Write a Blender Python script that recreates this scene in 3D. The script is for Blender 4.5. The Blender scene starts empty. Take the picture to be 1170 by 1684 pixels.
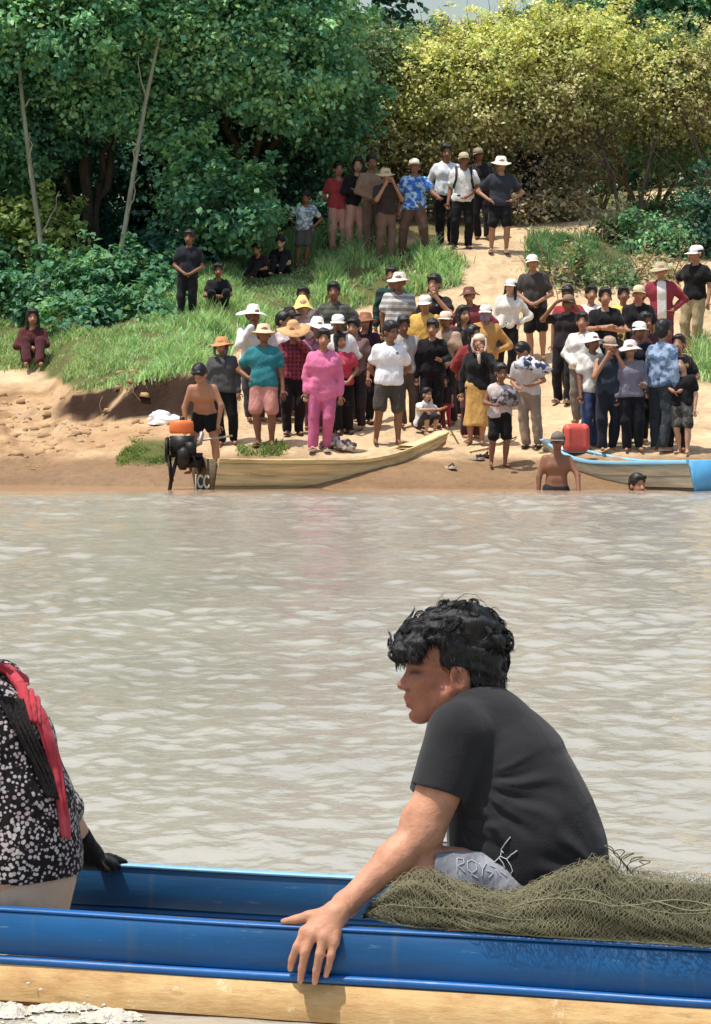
import bpy, math, random
import numpy as np
from mathutils import Vector, Matrix
from mathutils.bvhtree import BVHTree

random.seed(7)
RNG = np.random.default_rng(11)
SC = bpy.context.scene
COL = SC.collection

# ---------------------------------------------------------------- camera, sky, sun, exposure
F = 4500.0            # focal length in photograph pixels (1170 px wide)
CX, CY = 585.0, 842.0
HORIZON = 659.0
CAM_H = 1.13
PITCH = math.atan((CY - HORIZON) / F)
cam_d = bpy.data.cameras.new('camera'); cam = bpy.data.objects.new('camera', cam_d); COL.objects.link(cam)
cam.location = (0, 0, CAM_H); cam.rotation_euler = (math.pi / 2 - PITCH, 0, 0)
cam_d.sensor_fit = 'HORIZONTAL'; cam_d.sensor_width = 36.0; cam_d.lens = 36.0 * F / 1170.0
cam_d.clip_start = 0.1; cam_d.clip_end = 3000
SC.camera = cam

SUN_DIR = Vector((-0.28, -0.13, 0.95)).normalized()      # towards the sun
world = bpy.data.worlds.new('World'); SC.world = world; world.use_nodes = True
wn = world.node_tree.nodes; wl = world.node_tree.links
sky = wn.new('ShaderNodeTexSky'); sky.sky_type = 'NISHITA'; sky.sun_disc = False
sky.sun_elevation = math.asin(SUN_DIR.z)
sky.sun_rotation = math.atan2(SUN_DIR.x, SUN_DIR.y)
sky.air_density = 1.6; sky.dust_density = 3.0; sky.ozone_density = 1.0
wl.new(sky.outputs[0], wn['Background'].inputs[0]); wn['Background'].inputs[1].default_value = 0.15
sun_d = bpy.data.lights.new('sun', 'SUN'); sun_d.energy = 4.6; sun_d.angle = math.radians(0.6); sun_d.color = (1.0, 0.95, 0.86)
sun = bpy.data.objects.new('sun', sun_d); COL.objects.link(sun)
sun.rotation_euler = (-SUN_DIR).to_track_quat('-Z', 'Y').to_euler(); sun.location = SUN_DIR * 60
SC.view_settings.view_transform = 'Standard'; SC.view_settings.look = 'None'
SC.view_settings.exposure = 0.0; SC.view_settings.gamma = 1.0; SC.view_settings.use_curve_mapping = False
SC.render.engine = 'CYCLES'
SC.cycles.use_denoising = True
SC.cycles.max_bounces = 6; SC.cycles.transparent_max_bounces = 6

# ---------------------------------------------------------------- pixel <-> world
_FW = np.array([0, math.cos(PITCH), -math.sin(PITCH)]); _UP = np.array([0, math.sin(PITCH), math.cos(PITCH)]); _RT = np.array([1.0, 0, 0])
CAM = np.array([0, 0, CAM_H])
def P(px, py, D):
    d = _FW + _RT * (px - CX) / F + _UP * (CY - py) / F
    return CAM + d * (D / d[1])
def project(p):
    v = np.asarray(p) - CAM
    w = v @ _FW
    return CX + F * (v @ _RT) / w, CY - F * (v @ _UP) / w

# ---------------------------------------------------------------- helpers
def lin(c):
    c = np.asarray(c, float) / 255.0
    return tuple(np.where(c <= 0.04045, c / 12.92, ((c + 0.055) / 1.055) ** 2.4))
def lin4(c): return (*lin(c), 1.0)

def hash2(i, j, seed):
    n = (i.astype(np.int64) * 374761393 + j.astype(np.int64) * 668265263 + seed * 1442695041) & 0xffffffff
    n = ((n ^ (n >> 13)) * 1274126177) & 0xffffffff
    return ((n ^ (n >> 16)) & 0xffff) / 65535.0
def vnoise(x, y, seed=0):
    x = np.asarray(x, float); y = np.asarray(y, float)
    i = np.floor(x); j = np.floor(y); fx = x - i; fy = y - j
    fx = fx * fx * (3 - 2 * fx); fy = fy * fy * (3 - 2 * fy)
    a = hash2(i, j, seed); b = hash2(i + 1, j, seed); c = hash2(i, j + 1, seed); d = hash2(i + 1, j + 1, seed)
    return (a + (b - a) * fx) * (1 - fy) + (c + (d - c) * fx) * fy - 0.5
def fbm(x, y, seed=0, oct=4):
    s = 0; a = 1.0
    for o in range(oct):
        s = s + a * vnoise(x * 2 ** o, y * 2 ** o, seed + o * 17); a *= 0.5
    return s
def sstep(a, b, x):
    t = np.clip((x - a) / (b - a), 0, 1); return t * t * (3 - 2 * t)

def tag(o, label=None, cat=None, group=None, kind=None):
    if label: o['label'] = label
    if cat: o['category'] = cat
    if group: o['group'] = group
    if kind: o['kind'] = kind
    return o
def empty(name, loc=(0, 0, 0), rz=0.0):
    o = bpy.data.objects.new(name, None); COL.objects.link(o)
    o.location = tuple(loc); o.rotation_euler = (0, 0, rz); o.empty_display_size = 0.1
    return o
def mesh_np(name, V, faces, mat=None, parent=None, smooth=True, col=None, uv=None):
    """V (n,3); faces = list of int arrays with 3 or 4 columns (or one array)."""
    if not isinstance(faces, (list, tuple)): faces = [faces]
    faces = [np.asarray(f, np.int32) for f in faces if len(f)]
    me = bpy.data.meshes.new(name)
    V = np.asarray(V, np.float32)
    me.vertices.add(len(V)); me.vertices.foreach_set('co', V.ravel())
    nl = sum(f.size for f in faces); npoly = sum(len(f) for f in faces)
    me.loops.add(nl); me.loops.foreach_set('vertex_index', np.concatenate([f.ravel() for f in faces]))
    tot = np.concatenate([np.full(len(f), f.shape[1], np.int32) for f in faces])
    start = np.concatenate([[0], np.cumsum(tot)[:-1]]).astype(np.int32)
    me.polygons.add(npoly); me.polygons.foreach_set('loop_start', start); me.polygons.foreach_set('loop_total', tot)
    if smooth: me.polygons.foreach_set('use_smooth', np.ones(npoly, bool))
    if col is not None:
        a = me.color_attributes.new('Col', 'FLOAT_COLOR', 'POINT')
        c4 = np.ones((len(V), 4), np.float32); c4[:, :3] = col
        a.data.foreach_set('color', c4.ravel())
    me.update(calc_edges=True); me.validate()
    o = bpy.data.objects.new(name, me); COL.objects.link(o)
    if mat: me.materials.append(mat)
    if parent: o.parent = parent
    return o

class MB:
    """collects boxes, tubes and lathes; build() links ONE mesh object"""
    def __init__(s): s.v = []; s.f4 = []; s.f3 = []; s.n = 0
    def add(s, V, q=None, t=None):
        V = np.asarray(V, float).reshape(-1, 3); s.v.append(V)
        if q is not None and len(q): s.f4.append(np.asarray(q, int) + s.n)
        if t is not None and len(t): s.f3.append(np.asarray(t, int) + s.n)
        s.n += len(V); return s
    def hexa(s, c8):
        return s.add(c8, [[0, 3, 2, 1], [4, 5, 6, 7], [0, 1, 5, 4], [1, 2, 6, 5], [2, 3, 7, 6], [3, 0, 4, 7]])
    def box(s, c, size, R=None):
        h = np.array(size) / 2
        k = np.array([[-1, -1, -1], [1, -1, -1], [1, 1, -1], [-1, 1, -1], [-1, -1, 1], [1, -1, 1], [1, 1, 1], [-1, 1, 1]]) * h
        if R is not None: k = k @ np.asarray(R).T
        return s.hexa(k + np.array(c))
    def tube(s, pts, r, n=6, cap=True):
        pts = np.asarray(pts, float); m = len(pts); r = np.broadcast_to(np.asarray(r, float), (m,))
        T = np.gradient(pts, axis=0); T /= np.linalg.norm(T, axis=1)[:, None] + 1e-9
        ref = np.array([0, 0, 1.0]) if abs(T[0, 2]) < 0.9 else np.array([1.0, 0, 0])
        a = np.cross(T, ref); a /= np.linalg.norm(a, axis=1)[:, None] + 1e-9; b = np.cross(T, a)
        th = np.arange(n) * 2 * math.pi / n
        V = pts[:, None] + (a[:, None] * np.cos(th)[None, :, None] + b[:, None] * np.sin(th)[None, :, None]) * r[:, None, None]
        V = V.reshape(-1, 3); i = np.arange(m - 1)[:, None] * n; j = np.arange(n)[None]; k = (j + 1) % n
        q = np.stack([i + j, i + k, i + n + k, i + n + j], -1).reshape(-1, 4)
        t = []
        if cap:
            V = np.vstack([V, pts[0] - T[0] * r[0] * 0.6, pts[-1] + T[-1] * r[-1] * 0.6])
            t = [[m * n, (x + 1) % n, x] for x in range(n)] + [[m * n + 1, (m - 1) * n + x, (m - 1) * n + (x + 1) % n] for x in range(n)]
        return s.add(V, q, t)
    def grid(s, V):
        V = np.asarray(V, float); a, b = V.shape[:2]
        i = np.arange(a - 1)[:, None] * b; j = np.arange(b - 1)[None]
        return s.add(V.reshape(-1, 3), np.stack([i + j, i + b + j, i + b + j + 1, i + j + 1], -1).reshape(-1, 4))
    def lathe(s, prof, n=18, wob=None):
        """prof list of (r, z); wob(theta, r, z) -> (dr, dz)"""
        th = np.arange(n + 1) * 2 * math.pi / n
        rows = []
        for r, z in prof:
            dr, dz = (0, 0) if wob is None else wob(th, r, z)
            rows.append(np.stack([(r + dr) * np.cos(th), (r + dr) * np.sin(th), z + dz + 0 * th], -1))
        return s.grid(np.array(rows))
    def xf(s, R=None, t=(0, 0, 0)):
        s.v = [(v if R is None else v @ np.asarray(R).T) + np.array(t) for v in s.v]; return s
    def arrays(s): 
        return np.vstack(s.v), [np.vstack(f) for f in (s.f4, s.f3) if f]
    def build(s, name, mat, parent=None, smooth=True, col=None):
        V, f = s.arrays()
        if col is not None and np.ndim(col) == 1: col = np.tile(col, (len(V), 1))
        return mesh_np(name, V, f, mat, parent, smooth, col)

# ---------------------------------------------------------------- implicit surfaces -> one continuous mesh
class Field:
    def __init__(s, xs, ys, zs):
        s.ax = [np.asarray(a, np.float32) for a in (xs, ys, zs)]
        s.D = np.full([len(a) for a in s.ax], 0.3, np.float32)
    def copy_grid(s): return Field(*s.ax)
    def _sub(s, lo, hi):
        sl = []
        for a, l, h in zip(s.ax, lo, hi):
            i0 = max(0, np.searchsorted(a, l) - 1); i1 = min(len(a), np.searchsorted(a, h) + 1)
            if i1 <= i0: return None, None
            sl.append(slice(i0, i1))
        g = np.meshgrid(*[a[x] for a, x in zip(s.ax, sl)], indexing='ij', sparse=True)
        return tuple(sl), g
    def _put(s, sl, d, k, sub):
        c = s.D[sl]
        if sub:
            h = np.clip(0.5 - 0.5 * (c + d) / k, 0, 1); s.D[sl] = c * (1 - h) + (-d) * h + k * h * (1 - h)
        else:
            h = np.clip(0.5 + 0.5 * (d - c) / k, 0, 1); s.D[sl] = d * (1 - h) + c * h - k * h * (1 - h)
    def cap(s, a, b, ra, rb=None, k=0.02, sub=False):
        a = np.asarray(a, float); b = np.asarray(b, float); rb = ra if rb is None else rb
        m = max(ra, rb) + max(0.05, k)
        sl, g = s._sub(np.minimum(a, b) - m, np.maximum(a, b) + m)
        if sl is None: return s
        ab = b - a; L = float(ab @ ab) + 1e-12
        p = [g[i] - np.float32(a[i]) for i in range(3)]
        t = np.clip((p[0] * np.float32(ab[0]) + p[1] * np.float32(ab[1]) + p[2] * np.float32(ab[2])) / np.float32(L), 0, 1)
        d = np.sqrt(sum((p[i] - t * np.float32(ab[i])) ** 2 for i in range(3))) - (np.float32(ra) + t * np.float32(rb - ra))
        s._put(sl, d, k, sub); return s
    def ell(s, c, r, R=None, k=0.02, sub=False):
        c = np.asarray(c, float); r = np.asarray(r, float); m = r.max() + max(0.05, k)
        sl, g = s._sub(c - m, c + m)
        if sl is None: return s
        p = [g[i] - np.float32(c[i]) for i in range(3)]
        if R is not None:
            R = np.asarray(R); p = [sum(p[j] * np.float32(R[j, i]) for j in range(3)) for i in range(3)]
        k0 = np.sqrt(sum((p[i] / np.float32(r[i])) ** 2 for i in range(3)))
        k1 = np.sqrt(sum((p[i] / np.float32(r[i] ** 2)) ** 2 for i in range(3))) + 1e-6
        s._put(sl, k0 * (k0 - 1) / k1, k, sub); return s
    def cut(s, n, p, k=None):
        """keep the side where dot(x-p, n) < 0"""
        g = np.meshgrid(*s.ax, indexing='ij', sparse=True); n = np.asarray(n, float)
        d = sum((g[i] - np.float32(p[i])) * np.float32(n[i]) for i in range(3))
        s.D = np.maximum(s.D, d).astype(np.float32); return s
    def ripple(s, amp, fr, seed=0):
        r = np.random.default_rng(seed); g = np.meshgrid(*s.ax, indexing='ij', sparse=True)
        for i in range(4):
            w = r.normal(size=3); w /= np.linalg.norm(w); w *= fr * (0.7 + 0.9 * i / 2)
            ph = r.random() * 6.28
            s.D = s.D + np.float32(amp / (1 + 0.6 * i)) * np.sin(sum(g[j] * np.float32(w[j]) for j in range(3)) + np.float32(ph))
        return s
    def mesh(s):
        V = s.D; S = V < 0
        c = S[:-1, :-1, :-1].astype(np.uint8)
        for dx in (0, 1):
            for dy in (0, 1):
                for dz in (0, 1):
                    if dx or dy or dz:
                        c = c + S[dx:S.shape[0] - 1 + dx, dy:S.shape[1] - 1 + dy, dz:S.shape[2] - 1 + dz]
        act = (c > 0) & (c < 8)
        I, J, K = np.nonzero(act)
        idx = np.full(act.shape, -1, np.int32); idx[I, J, K] = np.arange(len(I))
        acc = np.zeros((len(I), 3)); cnt = np.zeros(len(I))
        for ax in range(3):
            o1, o2 = [a for a in range(3) if a != ax]
            for u in (0, 1):
                for w in (0, 1):
                    off = [0, 0, 0]; off[o1] = u; off[o2] = w
                    v0 = V[I + off[0], J + off[1], K + off[2]]
                    of2 = list(off); of2[ax] = 1
                    v1 = V[I + of2[0], J + of2[1], K + of2[2]]
                    m = (v0 < 0) != (v1 < 0)
                    t = np.where(m, v0 / np.where(m, v0 - v1, 1), 0)
                    q = np.zeros((len(I), 3)); q[:, o1] = u; q[:, o2] = w; q[:, ax] = t
                    acc += q * m[:, None]; cnt += m
        fr = acc / cnt[:, None]
        pos = np.empty_like(fr)
        for ax, ii in enumerate((I, J, K)):
            a = s.ax[ax]; pos[:, ax] = a[ii] * (1 - fr[:, ax]) + a[ii + 1] * fr[:, ax]
        Q = []
        for ax in range(3):
            o1, o2 = [(1, 2), (2, 0), (0, 1)][ax]
            sl0 = [slice(None)] * 3; sl1 = [slice(None)] * 3; sl0[ax] = slice(0, -1); sl1[ax] = slice(1, None)
            A = S[tuple(sl0)]; B = S[tuple(sl1)]
            e = np.argwhere(A != B)
            ok = (e[:, o1] > 0) & (e[:, o2] > 0) & (e[:, o1] < S.shape[o1] - 1) & (e[:, o2] < S.shape[o2] - 1)
            e = e[ok]
            if not len(e): continue
            def cell(d1, d2):
                x = e.copy(); x[:, o1] += d1; x[:, o2] += d2; return idx[x[:, 0], x[:, 1], x[:, 2]]
            q = np.stack([cell(-1, -1), cell(0, -1), cell(0, 0), cell(-1, 0)], 1)
            flip = ~A[e[:, 0], e[:, 1], e[:, 2]]
            q[flip] = q[flip][:, ::-1]
            Q.append(q)
        if not Q: return np.zeros((0, 3)), np.zeros((0, 4), int)
        return pos, np.vstack(Q)

def relax(V, Q, it=2, lam=0.5):
    e = np.vstack([Q[:, [0, 1]], Q[:, [1, 2]], Q[:, [2, 3]], Q[:, [3, 0]]])
    n = len(V); deg = np.bincount(e.ravel(), minlength=n).astype(float) + 1e-9
    for _ in range(it):
        A = np.stack([np.bincount(e[:, 0], V[e[:, 1], i], n) + np.bincount(e[:, 1], V[e[:, 0], i], n) for i in range(3)], 1) / deg[:, None]
        V = V + lam * (A - V)
    return V

# ---------------------------------------------------------------- materials
_M = {}
def nodes(name):
    m = bpy.data.materials.new(name); m.use_nodes = True
    nt = m.node_tree; b = nt.nodes['Principled BSDF']
    return m, nt, b
def N(nt, t, **kw):
    n = nt.nodes.new(t)
    for k, v in kw.items():
        if k.startswith('i_'):
            key = k[2:]
            key = int(key) if key.isdigit() else key
            n.inputs[key].default_value = v
        else: setattr(n, k, v)
    return n
def mixc(nt, fac, a, b, mode='MIX'):
    n = nt.nodes.new('ShaderNodeMix'); n.data_type = 'RGBA'; n.blend_type = mode
    for sock, val in ((n.inputs[0], fac), (n.inputs[6], a), (n.inputs[7], b)):
        if hasattr(val, 'is_linked'): nt.links.new(val, sock)
        elif isinstance(val, (int, float)): sock.default_value = val
        else: sock.default_value = val
    return n.outputs[2]
def ramp(nt, src, stops):
    r = nt.nodes.new('ShaderNodeValToRGB'); e = r.color_ramp.elements
    while len(e) > 1: e.remove(e[-1])
    e[0].position, e[0].color = stops[0][0], stops[0][1]
    for p_, c_ in stops[1:]:
        x = e.new(p_); x.color = c_
    nt.links.new(src, r.inputs[0]); return r.outputs[0]
def G(v): return (v, v, v, 1)
def noise(nt, scale, detail=4, rough=0.55, vec=None, stretch=None):
    n = N(nt, 'ShaderNodeTexNoise'); n.inputs['Scale'].default_value = scale; n.inputs['Detail'].default_value = detail; n.inputs['Roughness'].default_value = rough
    if vec is None: vec = N(nt, 'ShaderNodeTexCoord').outputs['Object']
    if stretch is not None:
        mp = N(nt, 'ShaderNodeMapping'); mp.inputs['Scale'].default_value = stretch; nt.links.new(vec, mp.inputs[0]); vec = mp.outputs[0]
    nt.links.new(vec, n.inputs['Vector']); return n.outputs['Fac']
def bump(nt, b, h, strength=0.4, dist=0.01):
    n = N(nt, 'ShaderNodeBump'); n.inputs['Strength'].default_value = strength; n.inputs['Distance'].default_value = dist
    nt.links.new(h, n.inputs['Height']); nt.links.new(n.outputs[0], b.inputs['Normal']); return n

def mat_plain(key, c, rough=0.7, var=0.25, scale=14, bmp=0.3, bd=0.006, metal=0.0, spec=0.4, stretch=None):
    if key in _M: return _M[key]
    m, nt, b = nodes(key)
    f = noise(nt, scale, stretch=stretch); c = np.array(lin(c))
    b_ = tuple(np.clip(c * (1 - var), 0, 1)) + (1,); t_ = tuple(np.clip(c * (1 + var), 0, 1)) + (1,)
    col = ramp(nt, f, [(0.3, b_), (0.7, t_)])
    nt.links.new(col, b.inputs['Base Color'])
    b.inputs['Roughness'].default_value = rough; b.inputs['Metallic'].default_value = metal; b.inputs['Specular IOR Level'].default_value = spec
    if bmp: bump(nt, b, noise(nt, scale * 2.5, stretch=stretch), bmp, bd)
    _M[key] = m; return m
def mat_attr(key, rough=0.6, spec=0.3, var=0.2, scale=30, bmp=0.2, bd=0.004, transl=0.0, sss=0.0):
    """colour from the mesh's own per-vertex colour"""
    if key in _M: return _M[key]
    m, nt, b = nodes(key)
    a = N(nt, 'ShaderNodeAttribute'); a.attribute_name = 'Col'
    f = noise(nt, scale); g = ramp(nt, f, [(0.25, G(1 - var)), (0.75, G(1 + var))])
    col = mixc(nt, 1.0, a.outputs['Color'], g, 'MULTIPLY')
    nt.links.new(col, b.inputs['Base Color'])
    b.inputs['Roughness'].default_value = rough; b.inputs['Specular IOR Level'].default_value = spec
    if bmp: bump(nt, b, noise(nt, scale * 3), bmp, bd)
    if sss:
        b.inputs['Subsurface Weight'].default_value = sss; b.inputs['Subsurface Radius'].default_value = (0.012, 0.004, 0.002); b.inputs['Subsurface Scale'].default_value = 0.6
    if transl:
        tr = N(nt, 'ShaderNodeBsdfTranslucent'); mx = N(nt, 'ShaderNodeMixShader'); mx.inputs[0].default_value = transl
        c2 = mixc(nt, 1.0, col, (1.12, 1.2, 0.75, 1), 'MULTIPLY')
        nt.links.new(c2, tr.inputs[0]); nt.links.new(b.outputs[0], mx.inputs[1]); nt.links.new(tr.outputs[0], mx.inputs[2])
        nt.links.new(mx.outputs[0], nt.nodes['Material Output'].inputs[0])
    _M[key] = m; return m
def mat_cloth(c, pat='plain', c2=(230, 230, 230), scale=1.0):
    key = 'cloth_%s_%d_%d_%d_%d%d%d_%g' % ((pat,) + tuple(c) + tuple(c2) + (scale,))
    if key in _M: return _M[key]
    m, nt, b = nodes(key)
    def mute(q):
        q = np.array(lin(q)); g = float(q @ [.3, .59, .11]); return tuple(q * .85 + g * .15) + (1,)
    A = mute(c); B = mute(c2)
    co = N(nt, 'ShaderNodeTexCoord').outputs['Object']
    if pat == 'plain': col = A
    elif pat == 'stripe':
        w = N(nt, 'ShaderNodeTexWave'); w.bands_direction = 'Z'; w.inputs['Scale'].default_value = 4.2 * scale; w.inputs['Distortion'].default_value = 0.6; nt.links.new(co, w.inputs[0])
        col = mixc(nt, ramp(nt, w.outputs['Fac'], [(0.42, G(0)), (0.55, G(1))]), A, B)
    elif pat == 'plaid':
        w1 = N(nt, 'ShaderNodeTexWave'); w1.bands_direction = 'Z'; w1.inputs['Scale'].default_value = 5.5 * scale; nt.links.new(co, w1.inputs[0])
        w2 = N(nt, 'ShaderNodeTexWave'); w2.bands_direction = 'X'; w2.inputs['Scale'].default_value = 5.5 * scale; nt.links.new(co, w2.inputs[0])
        mm = N(nt, 'ShaderNodeMath', operation='MULTIPLY'); nt.links.new(w1.outputs['Fac'], mm.inputs[0]); nt.links.new(w2.outputs['Fac'], mm.inputs[1])
        col = mixc(nt, ramp(nt, mm.outputs[0], [(0.15, G(0)), (0.6, G(1))]), A, B)
    elif pat == 'dots':
        v = N(nt, 'ShaderNodeTexVoronoi'); v.inputs['Scale'].default_value = 9 * scale; nt.links.new(co, v.inputs['Vector'])
        nz = noise(nt, 30 * scale, vec=co)
        ad = N(nt, 'ShaderNodeMath', operation='MULTIPLY_ADD'); ad.inputs[1].default_value = 0.30; nt.links.new(nz, ad.inputs[0]); nt.links.new(v.outputs['Distance'], ad.inputs[2])
        col = mixc(nt, ramp(nt, ad.outputs[0], [(0.40, G(1)), (0.47, G(0))]), A, B)
    elif pat == 'floral':
        v = N(nt, 'ShaderNodeTexVoronoi'); v.inputs['Scale'].default_value = 84 * scale; nt.links.new(co, v.inputs['Vector'])
        nz = noise(nt, 120 * scale, vec=co); ad = N(nt, 'ShaderNodeMath', operation='MULTIPLY_ADD'); ad.inputs[1].default_value = 0.55; nt.links.new(nz, ad.inputs[0]); nt.links.new(v.outputs['Distance'], ad.inputs[2])
        big = noise(nt, 16, 3, vec=co); a2 = N(nt, 'ShaderNodeMath', operation='MULTIPLY_ADD'); a2.inputs[1].default_value = -0.55; nt.links.new(big, a2.inputs[0]); nt.links.new(ad.outputs[0], a2.inputs[2])
        tint = mixc(nt, ramp(nt, noise(nt, 20, 2, vec=co), [(.45, G(0)), (.6, G(1))]), B, (.45, .36, .38, 1))
        col = mixc(nt, ramp(nt, a2.outputs[0], [(0.36, G(1)), (0.46, G(0))]), A, tint)
    else:  # blotch / camo
        col = mixc(nt, ramp(nt, noise(nt, 11 * scale, 3, vec=co), [(0.46, G(0)), (0.54, G(1))]), A, B)
    g = ramp(nt, noise(nt, 7, 3, vec=co), [(0.25, G(0.78)), (0.75, G(1.15))])
    col = mixc(nt, 1.0, col, g, 'MULTIPLY')
    nt.links.new(col, b.inputs['Base Color'])
    b.inputs['Roughness'].default_value = 0.85; b.inputs['Specular IOR Level'].default_value = 0.2
    b.inputs['Sheen Weight'].default_value = 0.08
    bump(nt, b, noise(nt, 17, 3, vec=co, stretch=(1, 1, 0.4)), 0.8, 0.03)
    _M[key] = m; return m
# ---------------------------------------------------------------- the river bank
COLS = {
    60:  [(797, 36.6), (760, 37.3), (705, 39), (655, 40.5), (605, 42.5), (560, 44.5), (480, 47.5), (420, 50), (380, 54)],
    140: [(798, 36.4), (757, 37.1), (705, 38.6), (692, 39.2), (648, 39.35), (600, 41), (560, 42.8), (500, 45.5), (440, 48), (390, 52)],
    250: [(799, 36.1), (758, 36.8), (705, 38.3), (690, 38.9), (624, 39.05), (590, 40.6), (545, 42.8), (490, 45.5), (440, 48), (390, 52)],
    330: [(800, 35.9), (750, 36.7), (710, 37.9), (685, 38.7), (610, 38.85), (575, 40.8), (530, 43.6), (485, 45), (430, 48), (380, 52)],
    400: [(801, 35.6), (745, 36.5), (705, 38), (655, 39.6), (600, 41.6), (560, 43.2), (500, 45), (450, 47), (400, 49.5), (370, 54)],
    500: [(802, 35.3), (742, 36.5), (700, 38.2), (662, 40.2), (618, 43), (570, 44.3), (480, 46), (430, 47.6), (385, 49.5), (360, 54)],
    650: [(803, 35.1), (742, 36.5), (700, 38.2), (662, 40.2), (618, 43), (570, 44.3), (480, 46), (412, 47.5), (365, 51), (350, 56)],
    800: [(803, 35.0), (742, 36.4), (700, 38.2), (662, 40.2), (618, 43), (570, 44.3), (480, 46), (412, 47.5), (365, 51), (345, 56)],
    950: [(805, 34.7), (742, 36.3), (700, 38.1), (662, 40.1), (618, 42.9), (570, 44.3), (480, 46.1), (415, 47.8), (365, 50.5), (340, 53), (325, 58)],
    1100: [(807, 34.4), (742, 36.2), (700, 38), (662, 40), (618, 42.8), (570, 44.3), (480, 46.2), (430, 48), (375, 51), (315, 56), (300, 62)],
}
COLX = sorted(COLS)
ROWD = np.concatenate([np.arange(32.0, 34.2, 0.3), np.arange(34.2, 50, 0.07), np.arange(50, 62, 0.3), 62 * 1.12 ** np.arange(0, 24)])
def _prof(c):
    pts = COLS[c]; D0 = pts[0][1]
    d = [D0 - 3.5, D0 - 0.9, D0 - 0.35] + [p[1] for p in pts]; z = [-1.3, -0.85, -0.2] + [P(c, p[0], p[1])[2] for p in pts]
    z[3] = 0.0
    d += [90, 900]; z += [z[-1] + 0.4, z[-1] + 1.0]
    return np.interp(ROWD, d, z)
_PROF = np.array([_prof(c) for c in COLX])
ker = np.array([0, 1, 2, 1, 0.0]); ker /= ker.sum()
_S = np.array([np.convolve(np.pad(p, 2, 'edge'), ker, 'valid') for p in _PROF])
GPX = np.concatenate([[-14000, -6000, -2600, -1300, -800, -560, -420], np.arange(-330, 1500, 5.0), [1590, 1730, 2000, 2500, 3800, 7200, 15000]])
def _col_mix(px):
    i = int(np.clip(np.searchsorted(COLX, px) - 1, 0, len(COLX) - 2)); t = np.clip((px - COLX[i]) / (COLX[i + 1] - COLX[i]), 0, 1)
    return i, t * t * (3 - 2 * t)
GZ = np.zeros((len(GPX), len(ROWD)))
for a, px in enumerate(GPX):
    i, t = _col_mix(px); GZ[a] = _S[i] * (1 - t) + _S[i + 1] * t
GX = (GPX[:, None] - CX) / F * ROWD[None]; GY = np.broadcast_to(ROWD[None], GX.shape)
PXg = np.broadcast_to(GPX[:, None], GX.shape)
land = sstep(0.0, 0.35, GZ)
clod = sstep(330, 60, PXg) * sstep(37.2, 38.2, GY) * sstep(42.5, 40, GY)
GZ = GZ + land * (0.05 * fbm(GX * 0.9, GY * 0.9, 3) + 0.035 * fbm(GX * 3.1, GY * 3.1, 9, 3))
GZ = GZ + clod * 0.16 * np.maximum(0, fbm(GX * 3.4, GY * 2.2, 21, 4) + 0.05)
FOOT = sstep(36.0, 36.8, GY) * sstep(480, 600, PXg) * sstep(48, 46, GY)
GZ = GZ + FOOT * 0.05 * fbm(GX * 5, GY * 4, 33, 3)
def ground(px, D):
    i = np.interp(px, GPX, np.arange(len(GPX))); j = np.interp(D, ROWD, np.arange(len(ROWD)))
    i0 = int(min(i, len(GPX) - 2)); j0 = int(min(j, len(ROWD) - 2)); a = i - i0; b = j - j0
    return float((GZ[i0, j0] * (1 - b) + GZ[i0, j0 + 1] * b) * (1 - a) + (GZ[i0 + 1, j0] * (1 - b) + GZ[i0 + 1, j0 + 1] * b) * a)
def ground_xy(x, y): return ground(CX + F * x / y, y)
def solve_D(px, py, H=0.0, lo=34.0, hi=56.0):
    """distance at which something H above the ground at column px shows at row py"""
    last = lo
    for D in np.arange(lo, hi, 0.05):
        z = ground(px, D) + H
        r = project(((px - CX) / F * D, D, z))[1]
        if r <= py: return D
    return hi

def project_grid(X, Y, Z):
    w = Y * _FW[1] + (Z - CAM_H) * _FW[2]
    return CY - F * (Y * _UP[1] + (Z - CAM_H) * _UP[2]) / w
PYg = project_grid(GX, GY, GZ)
nz = 26 * fbm(GX * 1.3, GY * 1.3, 5, 3)
# where grass grows (left mound, right patch)
def grass_mask(px, py, n=0.0):
    edge = np.interp(py, [395, 430, 470, 505, 545, 600, 625, 650], [640, 765, 750, 600, 440, 350, 335, 300])
    low = np.interp(px, [-400, 20, 60, 140, 250, 340, 420, 500], [640, 610, 607, 640, 630, 612, 590, 560])
    m = sstep(12, -12, px - edge + n) * sstep(8, -8, py - low + n * 0.5) * sstep(330, 345, py)
    r = sstep(852, 880, px + n) * sstep(1045, 1020, px + n) * sstep(385, 395, py) * sstep(462, 445, py + n * 0.4)
    r2 = sstep(1120, 1135, px + n) * sstep(560, 572, py) * sstep(640, 620, py)
    b = sstep(195, 215, px + n) * sstep(300, 280, px + n) * sstep(715, 730, py) * sstep(768, 758, py)
    c = 0.7 * sstep(390, 400, px + n) * sstep(480, 460, px + n) * sstep(728, 736, py) * sstep(752, 746, py)
    return np.clip(m + r + r2 + b + c, 0, 1)
gm = grass_mask(PXg, PYg, nz)
behind = np.clip(sstep(48.5, 50, GY) * (1 - sstep(760, 800, PXg) * sstep(1040, 1000, PXg) * sstep(53.5, 52.5, GY)) - sstep(1040, 1060, PXg) * sstep(54.2, 54.8, GY) * sstep(57, 56.4, GY), 0, 1)
slope = np.abs(np.gradient(GZ, axis=1) / np.gradient(GY, axis=1))
sand = np.array(lin((226, 198, 162))) * 0.76
def L(c, k=1.0): return np.array(lin(c)) * k
C = np.tile(sand, GX.shape + (1,))
f1 = fbm(GX * 2.1, GY * 2.1, 71, 4)[..., None]; f2 = fbm(GX * 7, GY * 5, 77, 3)[..., None]
C = C * (1 + 0.30 * f1 + 0.22 * f2)
def blend(C, m, c): return C * (1 - m[..., None]) + np.asarray(c) * m[..., None]
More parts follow.
